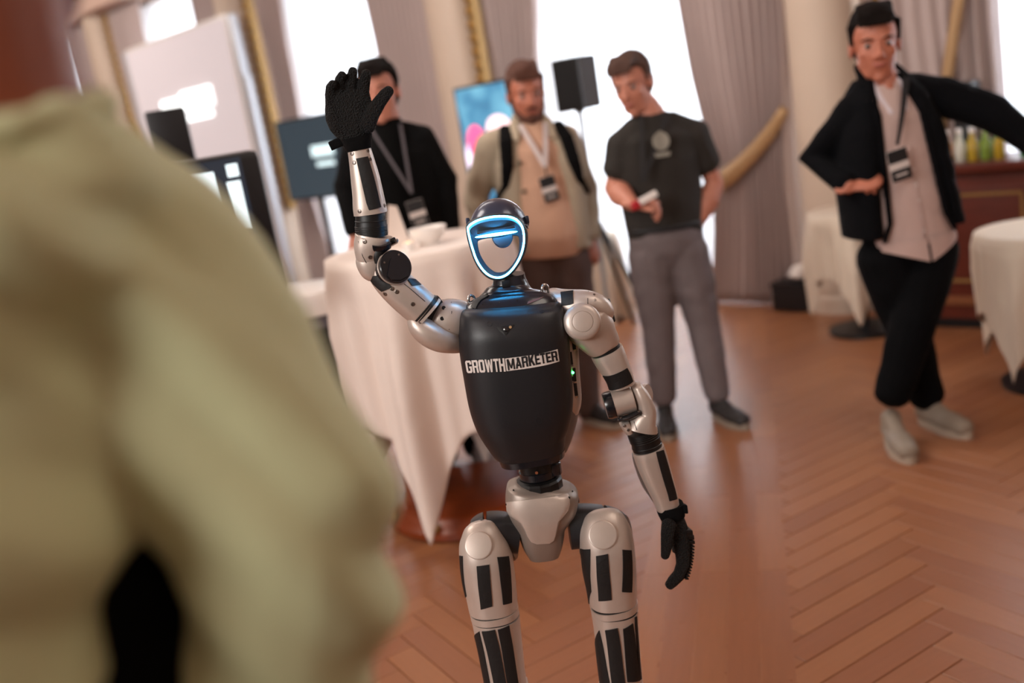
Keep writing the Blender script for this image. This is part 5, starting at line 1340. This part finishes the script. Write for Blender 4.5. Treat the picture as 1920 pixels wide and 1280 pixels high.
    FA = LO([(695, 400, .0, 31.5, 32), (693, 388, .0, 31, 32), (690, 365, .0, 29, 30), (685, 335, .0, 27, 28), (679, 305, .0, 24, 25), (673, 278, .0, 21.5, 23)], 2.5)
    fa = FA.build('forearm', M_silver, rb, 44, 6)
    patch('tape', FA, [(668, 297), (689, 293), (714, 388), (692, 394)], M_tape, fa, .0006, .0012)
    for x, y in ((660, 288), (690, 282), (664, 305), (694, 298), (674, 396), (721, 385)): screw(FA, x, y, 3.6, fa)
    # ---------------- raised glove
    H = lambda x, y, d=0.0: px(600 + x / 7.11, 110 + y / 7.11, d)
    kk = k() / 7.11
    def glove(prims, name='glove'):
        b = Blob()
        for pts, rs, fl in prims: b.tube(pts, rs, fl, ref=RT, seg=16)
        return b.build(name, M_glove, rb, .0021, 2)
    b = Blob()
    b.rings([(H(480, 1190), 150 * kk, .022), (H(470, 1100), 165 * kk, .022), (H(455, 1020), 215 * kk, .020), (H(430, 900), 285 * kk, .020), (H(405, 760), 318 * kk, .019), (H(375, 620), 300 * kk, .018), (H(365, 520), 285 * kk, .016), (H(370, 460), 260 * kk, .012)], (RT * .995 + UPV * .05).normalized(), VD, 36)
    R_ = lambda r: r * kk
    fg = [([H(160, 620), H(150, 480, -.004), H(150, 380, -.012), H(172, 335, -.022)], [R_(85), R_(82), R_(70), R_(56)]),
          ([H(270, 560), H(262, 400, -.003), H(270, 270, -.01), H(296, 215, -.018)], [R_(80), R_(76), R_(68), R_(54)]),
          ([H(400, 540), H(410, 380, -.002), H(425, 240, -.006), H(440, 160, -.012)], [R_(80), R_(74), R_(68), R_(58)]),
          ([H(560, 560), H(575, 420, -.002), H(595, 290, -.006), H(618, 195, -.012)], [R_(84), R_(80), R_(74), R_(62)]),
          ([H(620, 900, -.008), H(700, 720, -.012), H(800, 570, -.014), (H(870, 480, -.016)), H(922, 425, -.018)], [R_(110), R_(98), R_(84), R_(78), R_(66)])]
    for pts, rs in fg: b.tube(pts, rs, .95, ref=RT, seg=16)
    gl = b.build('glove', M_glove, rb, .0019, 2)
    # grip dots on palm and fingers
    bm = bmesh.new()
    dots = []
    for yy in range(560, 1000, 42):
        for xx in range(130, 700, 42): dots.append((xx + (21 if (yy // 42) % 2 else 0), yy))
    for xx, yy in dots:
        t = (yy - 560) / 440; xl = 100 + 110 * t; xr = 640 - 0 * t
        if not (xl < xx < xr): continue
        c = H(xx, yy, -.0155 if yy > 640 else -.0135); r_ = .0011
        vs = [bm.verts.new(c + RT * r_ * math.cos(a) * 1.3 + UPV * r_ * math.sin(a)) for a in np.linspace(0, 2 * math.pi, 7)[:-1]]; tp = bm.verts.new(c - VD * .0045)
        for i in range(6): bm.faces.new((vs[i], vs[(i + 1) % 6], tp))
    go = from_bm('grip_dots', bm, mat('silicone_dots', '1c1c1f', .4), gl); go['kind'] = 'stuff'
    CF = LO([(674, 281, .0, 23.5, 25), (671, 268, .0, 27, 27), (668, 256, .0, 30, 27)], 2.3); CF.build('cuff', M_blackf, gl, 36, 5)
    b = Blob(); b.box(px(633, 268, -.004), (RT * .96 + UPV * .26).normalized(), VD, (UPV * .96 - RT * .26).normalized(), .016, .004, .0085); b.build('strap', M_blackf, gl, .002, 2)
    # ---------------- hanging arm (image right)
    SH = LO([(1046, 566, .07, 22, 36), (1056, 569, .055, 26, 40), (1075, 573, .045, 30, 44), (1098, 576, .04, 32, 46), (1115, 582, .04, 31, 44), (1127, 591, .045, 25, 38)], 2.7)
    sh = SH.build('shoulder_housing', M_silver, rb, 40, 6, round_caps=.01)
    patch('tape', SH, [(1051, 548), (1075, 545), (1075, 569), (1053, 573)], M_tape, sh, .0006, .0012)
    seam(SH, [(1103, 546), (1102, 560), (1102, 570)], sh)
    for x, y in ((1114, 552), (1116, 562)): screw(SH, x, y, 2.4, sh)
    SA = LO([(1092, 590, .02, 38, 34), (1097, 602, .018, 43.5, 40), (1109, 616, .02, 44, 40), (1121, 633, .025, 38, 37), (1131, 646, .03, 33, 34), (1134, 651, .03, 30, 32)], 2.2)
    sa = SA.build('shoulder_cup', M_silver, rb, 44, 6, round_caps=.014)
    lathe('shoulder_cap', px(1092, 603, -.032), -VD, [(-.006, .0365), (.0, .0355), (.004, .032), (.0065, .026), (.0072, .0205), (.0064, .0202), (.0064, .0198), (.0082, .0195), (.0095, .014), (.010, 0)], M_silver, rb, 48, ang=50)
    G1_ = LO([(1133, 650, .03, 28, 31), (1138, 661, .03, 28, 31)], 2.2); G1_.build('arm_gap', M_rubber, rb, 36, 4)
    CL = LO([(1138, 562, .055, 5, 20), (1139, 578, .05, 8, 26), (1146, 600, .05, 7, 22)], 2.4); CL.build('arm_bracket', M_rubber, rb, 24, 4)
    CK = LO([(1104, 642, .045, 8, 16), (1106, 655, .045, 10, 18), (1110, 662, .045, 6, 14)], 2.4); CK.build('cable_cover', M_rubber, rb, 20, 4)
    UB = LO([(1137, 657, .03, 31, 33), (1142, 668, .03, 31, 33), (1152, 688, .03, 28, 31), (1161, 706, .03, 25.5, 29), (1166, 722, .03, 24, 28)], 2.3)
    ub = UB.build('upper_arm', M_silver, rb, 44, 6)
    patch('tape', UB, [(1131, 704), (1175, 690), (1186, 715), (1141, 731)], M_tape, ub, .0007, .0013)
    # elbow drum
    ax = (px(1192, 744) - px(1144, 758)).normalized(); dc = px(1166, 752, .03)
    ed = lathe('elbow_housing', dc - ax * .024, ax, [(0, .026), (.002, .028), (.046, .028), (.048, .026)], M_silver, rb, 40)
    lathe('elbow_motor', px(1143, 759, .03), -ax, [(-.008, .0285), (.004, .0285), (.010, .026), (.010, 0)], M_gloss, rb, 36)
    EB = LO([(1163, 785, .025, 5, 20), (1180, 781, .02, 5, 22), (1200, 771, .02, 5, 20)], 2.6); eb = EB.build('bracket', M_gloss, rb, 20, 5, round_caps=.003)
    for x, y in ((1164, 783), (1198, 771)): screw(EB, x, y, 2.6, eb)
    YK = LO([(1192, 722, .03, 10, 22), (1200, 738, .03, 14, 28), (1208, 756, .03, 16, 30), (1212, 774, .03, 18, 31), (1206, 790, .028, 26, 31), (1203, 803, .028, 31, 31)], 2.5)
    yk = YK.build('forearm_base', M_silver, rb, 40, 6, round_caps=.004)
    lathe('joint_cap', px(1214, 738, .028), (RT * .8 - VD * .6).normalized(), [(-.010, .021), (.0, .021), (.002, .019), (.0026, 0)], M_silver, rb, 36)
    seam(YK, [(1189, 790), (1192, 800), (1194, 806)], yk)
    CN = LO([(1170, 792, .02, 9, 18), (1176, 803, .02, 9, 18), (1180, 810, .02, 7, 16)], 2.6); cn = CN.build('forearm_clip', M_silver, rb, 24, 4, round_caps=.002)
    for x, y in ((1170, 797), (1178, 806)): screw(CN, x, y, 3, cn)
    BL = LO([(1204, 806, .028, 28.5, 29), (1207, 815, .028, 28.5, 29), (1211, 828, .028, 27.5, 28), (1214, 840, .028, 27.5, 28)], 2.1)
    bl = BL.build('wrist_sleeve', M_rubber, rb, 40, 4); ribs(BL, (.35, .65, .95, 1.25, 1.55), bl); ribs(BL, (2.5,), bl, 1.2)
    FA = LO([(1215, 840, .028, 29.5, 30), (1218, 850, .028, 30, 31), (1225, 872, .028, 29.5, 30), (1235, 900, .028, 27, 28), (1245, 926, .028, 24, 25), (1252, 950, .028, 21.5, 23)], 2.5)
    fa = FA.build('forearm', M_silver, rb, 44, 6)
    FR = LO([(1200, 850, .05, 15, 22), (1205, 872, .05, 15, 22), (1216, 905, .05, 13, 20), (1229, 930, .05, 10, 18), (1239, 950, .05, 7, 14)], 2.5); FR.build('forearm_back', M_silver2, rb, 30, 5)
    patch('tape', FA, [(1230, 847), (1243, 843), (1269, 935), (1255, 939)], M_tape, fa, .0006, .0012)
    # hanging glove, fingers curled inwards
    H = lambda x, y, d=0.0: px(1180 + x / 5.82, 900 + y / 5.82, .028 + d); kk = k(.028) / 5.82; R_ = lambda r: r * kk
    AX = (RT * .97 - UPV * .2).normalized(); b = Blob()
    b.rings([(H(440, 280), 118 * kk, .022), (H(455, 340), 124 * kk, .024), (H(475, 400), 130 * kk, .027), (H(495, 500), 150 * kk, .032), (H(535, 600), 138 * kk, .036), (H(565, 700), 122 * kk, .036), (H(575, 790), 110 * kk, .032)], AX, VD, 32)
    for i, (dx, d, ln) in enumerate(((0, -.026, 1.0), (8, -.009, 1.06), (6, .009, 1.02), (-6, .026, .88))):
        pts = [H(560 + dx, 690, d), H(585 + dx, 820, d), H(585 + dx, 920 + 40 * (ln - 1), d), H(545 + dx, 1030 + 80 * (ln - 1), d * .9), H(470 + dx, 1110 + 90 * (ln - 1), d * .8), H(435 + dx, 1150 + 90 * (ln - 1), d * .8)]
        b.tube(pts, [R_(90), R_(84), R_(78), R_(70), R_(62), R_(50)], .62, ref=AX, seg=14)
    b.tube([H(430, 480, -.035), H(415, 580, -.042), H(408, 690, -.044), H(398, 780, -.044), H(390, 826, -.042)], [R_(84), R_(76), R_(68), R_(58), R_(50)], .9, ref=AX, seg=14)
    gl = b.build('glove', M_glove, rb, .0021, 2)
    CF = LO([(1256, 945, .028, 24.5, 26), (1258, 955, .028, 26, 27), (1261, 968, .028, 23, 26)], 2.3); CF.build('cuff', M_blackf, gl, 36, 5)
    box('strap', px(1283, 953, .02), .0055, .014, .010, M_blackf, gl, (AX, VD, UPV), .003)
    for i in range(3):
        x, y = (640, 560 + i * 0) if i == 0 else ((655, 610) if i == 1 else (662, 665))
        box('knuckle_guard', H(x - 8, y - 10, .0), .0075, .026, .0055 if i < 2 else .004, M_rubber, gl, (AX, VD, UPV), .002)
    for i in range(12):
        t = i / 11; x = 682 - 4 * t - 60 * t * t; y = 700 + 370 * t - 20 * t * t
        box('knuckle_rib', H(x - 12, y), .0038, .026, .0018, M_rubber, gl, (AX, VD, UPV), .0008)
    # ---------------- waist
    W1 = LO([(1003, 848, .045, 34, 36), (1004, 862, .045, 32, 34), (1006, 878, .045, 31, 33)], 3.4); W1.build('waist_block', M_rubber, rb, 36, 3)
    wx = UPV
    lathe('waist_ring', px(1009, 893, .045), wx, [(0, .037), (.002, .0385), (.016, .0385), (.018, .036), (.020, .036), (.026, .034)], M_gloss, rb, 40)
    lathe('waist_ring', px(1013, 921, .045), wx, [(0, .047), (.004, .0495), (.026, .0495), (.030, .046), (.033, .040)], M_rubber, rb, 14, ang=15)
    lathe('waist_motor', px(1040, 888, .035), wx, [(0, .015), (.002, .016), (.024, .016), (.026, .014), (.026, 0)], M_gloss, rb, 24)
    lathe('screw', px(1006, 886, .004), -VD, [(0, .003), (.003, .003), (.003, 0)], mat('copper', 'b06a4a', .4, .6), rb, 12)
    # ---------------- pelvis
    PV = LO([(1019, 907, .045, 54, 42), (1018, 916, .045, 66, 52), (1016, 930, .045, 68, 56), (1015, 948, .045, 66, 57), (1014, 965, .045, 58, 56), (1014, 985, .045, 46, 52), (1016, 1005, .045, 41, 48), (1018, 1022, .045, 36, 42), (1020, 1038, .045, 29, 34)], 3.0)
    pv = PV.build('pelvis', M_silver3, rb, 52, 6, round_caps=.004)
    rows = [(951, 941, 1064, 925), (951, 948, 1066, 932), (952, 957, 1067, 944), (956, 965, 1064, 956), (966, 972, 1055, 968), (977, 980, 1048, 976), (984, 992, 1045, 986), (989, 1004, 1042, 1000), (996, 1014, 1038, 1012), (1006, 1018, 1030, 1017)]
    rows = [(a, b_, c_, d_) for a, b_, c_, d_ in rows]
    patch_rows('front_plate', PV, rows, M_silver, pv, .0012, .0045, 18)
    for x, y, r in ((952, 945, 2), (1065, 932, 2.6), (1055, 940, 1.4), (1063, 904 + 8, 1.6), (965, 918, 1.6)):
        u, f = inv(PV, x, y); c = PV.at(u, f, .0028); lathe('plug', c, -VD, [(-.002, r * k()), (.0006, r * k()), (.0006, 0)], M_rubber, pv, 10)
    box('rear_block', px(1070, 945, .085), .014, .03, .020, M_silver2, rb, (RT, VD, UPV), .004)
    lathe('rear_bolt', px(1082, 937, .06), RT, [(0, .006), (.004, .006), (.005, .003)], M_screw, rb, 12)
    # ---------------- hips
    HL = LO([(972, 1000, .05, 36, 44), (952, 998, .05, 36, 46), (930, 992, .05, 33, 48), (908, 990, .05, 28, 46), (890, 996, .05, 22, 40)], 2.8)
    HL.build('hip', M_shell, rb, 36, 5)
    HR = LO([(1066, 988, .055, 40, 46), (1090, 985, .055, 40, 48), (1115, 984, .055, 38, 50), (1140, 984, .055, 34, 50), (1160, 990, .055, 30, 46)], 2.8)
    HR.build('hip', M_shell, rb, 36, 5)
    lathe('hip_motor', px(950, 1020, .07), (RT * .9 - VD * .2).normalized(), [(0, .036), (.014, .036), (.018, .032), (.018, 0)], M_gloss, rb, 32)
    HB = LO([(1094, 960, .05, 6, 30), (1096, 985, .05, 8, 34), (1096, 1012, .05, 8, 34), (1092, 1030, .05, 6, 30)], 3.2); HB.build('hip_bracket', M_rubber, rb, 24, 4)
    lathe('hip_motor', px(1160, 1000, .05), (RT * .92 - VD * .4).normalized(), [(-.01, .042), (.012, .042), (.018, .038), (.018, 0)], M_silver2, rb, 36)
    # ---------------- legs
    def leg(st, disc_c, tapes, shins, seams, foot, side):
        L1 = LO(st, 2.35)
        n1 = len(st) - 1
        th_ = L1.build('thigh', M_silver, rb, 52, 6, u0=0, u1=n1 - 0, round_caps=.012)
        x, y, r = disc_c; u, f = inv(L1, x, y); c = L1.at(u, f, -.0015)
        rr_ = r * k(-.02)
        n_ = (L1.at(u, f + 3) - L1.at(u, f - 3)).cross(L1.at(u + .1, f) - L1.at(max(0, u - .1), f)).normalized(); n_ = -n_ if n_.dot(VD) > 0 else n_
        n_ = n_
        lathe('hip_cap', c, n_, [(-.01, rr_), (.0022, rr_), (.003, rr_ * .97), (.0034, rr_ * .9), (.0038, 0)], M_silver, th_, 44)
        for q in tapes: patch('tape', L1, q, M_tape, th_, .0007, .0013)
        for q in seams: seam(L1, q, th_, .0011)
        return L1, th_
    LL = [(901, 989, .03, 26, 24), (903, 1000, .02, 38, 38), (906, 1018, .015, 46, 46), (911, 1045, .01, 50, 50), (916, 1080, .01, 50, 50), (921, 1110, .01, 48, 48), (925, 1138, .01, 46, 46)]
    L1, t1 = leg(LL, (897, 1023, 27), [[(862.5, 1041), (868, 1042), (875, 1117), (868, 1117)], [(894, 1061), (917, 1058), (923, 1136), (902, 1142)], [(932, 1044), (953, 1042), (959, 1129), (943, 1133)]], None, [], None, -1)
    RL = [(1130, 968, .03, 30, 24), (1132, 978, .02, 42, 38), (1134, 996, .015, 49, 46), (1138, 1025, .01, 50.5, 50), (1142, 1060, .01, 50, 50), (1146, 1092, .01, 47, 48), (1149, 1126, .01, 44, 46)]
    L2, t2 = leg(RL, (1130, 1003, 28), [[(1089, 1028), (1107, 1029), (1109, 1109), (1095, 1109)], [(1118, 1042), (1140, 1038), (1147, 1124), (1123, 1126)], [(1167, 1030), (1183, 1031), (1184, 1110), (1166, 1109)]], None, [], None, 1)
    def shank(p_ring, p_shin, tapes, ankle, footd, nm):
        g = LO(p_ring, 2.35); g.build('thigh_gap', M_rubber, rb, 40, 3)
        band = LO([(p_shin[0][0], p_shin[0][1], *p_shin[0][2:]), (p_shin[1][0], p_shin[1][1], *p_shin[1][2:])], 2.35); band.build('knee_band', M_silver, rb, 48, 4)
        g2 = LO([(p_shin[1][0], p_shin[1][1] - 1, p_shin[1][2], p_shin[1][3] - 1, p_shin[1][4] - 1), (p_shin[2][0], p_shin[2][1] + 1, p_shin[2][2], p_shin[2][3] - 1, p_shin[2][4] - 1)], 2.35); g2.build('seam', M_rubber, rb, 40, 2)
        L = LO(p_shin[2:], 2.35); s_ = L.build('lower_leg', M_silver, rb, 52, 6)
        for q in tapes: patch('tape', L, q, M_tape, s_, .0008, .0014, 16, 8)
        end = L.st[-1][0]; kn = end
        a = Vector((end.x + (ankle[0] - end.x), end.y + .015, .085))
        for q in (-1, 1):
            lathe('knee_motor', Vector((kn.x + q * .030, kn.y + .015, kn.z + .012)), (q, 0, 0), [(0, .040), (.012, .040), (.016, .036), (.016, 0)], M_gloss if q * footd > 0 else M_silver, rb, 32)
        b = Loft([(kn + Vector((0, 0, .03)), .036, .040), (kn * .75 + a * .25, .032, .038), (kn * .4 + a * .6, .026, .030), (a, .022, .026)], VD, 2.5); b.build('shin', M_silver, rb, 36, 6)
        lathe('ankle', a + Vector((-.03, 0, -.01)), (1, 0, 0), [(0, .02), (.004, .024), (.056, .024), (.06, .02)], M_gloss, rb, 24)
        bb = Blob(); f0 = a + Vector((0, .06, -.055)); f1 = a + Vector((.0, -.13, -.06))
        bb.tube([f0, a + Vector((0, 0, -.035)), f1], [.026, .034, .028], .8, ref=(1, 0, 0)); ft = bb.build('foot', M_silver2, rb, .005, 2)
        bm = bmesh.new(); boxbm(bm, (a.x, a.y - .035, .008), (1, 0, 0), (0, 1, 0), (0, 0, 1), .035, .11, .008, .006); from_bm('foot_sole', bm, M_rubber, ft)
    shank([(924, 1134, .01, 44, 45), (927, 1146, .01, 43.5, 45)], [(926, 1140, .01, 46, 47), (928, 1152, .01, 45.5, 46), (929, 1154, .01, 45.5, 46), (932, 1175, .01, 44, 45), (937, 1205, .01, 42, 44), (943, 1245, .01, 40, 43), (950, 1290, .01, 38.5, 42), (956, 1325, .012, 37, 40)],
          [[(883.5, 1187), (899, 1183), (927, 1322), (909, 1324)], [(904, 1183), (928, 1180), (957, 1322), (935, 1323)], [(933, 1180), (954, 1171), (978, 1320), (958, 1322)]], (-.06, 0), -1, 'left')
    shank([(1149, 1122, .01, 42.5, 45), (1151, 1134, .01, 42, 44)], [(1150, 1129, .01, 44.5, 46), (1152, 1141, .01, 43.5, 45), (1152, 1143, .01, 43.5, 45), (1154, 1165, .01, 42, 44), (1157, 1195, .01, 41, 43), (1161, 1240, .01, 40, 42), (1166, 1285, .01, 39, 41), (1171, 1320, .012, 37, 40)],
          [[(1109.5, 1177), (1124, 1181), (1152, 1318), (1130, 1318)], [(1135, 1181), (1158, 1177), (1178, 1318), (1153, 1318)], [(1168, 1179), (1186, 1168), (1199, 1275), (1176, 1278)], [(1190, 1157), (1193, 1155), (1202, 1272), (1199, 1274)]], (.12, 0), 1, 'right')
    return rb
build_robot()
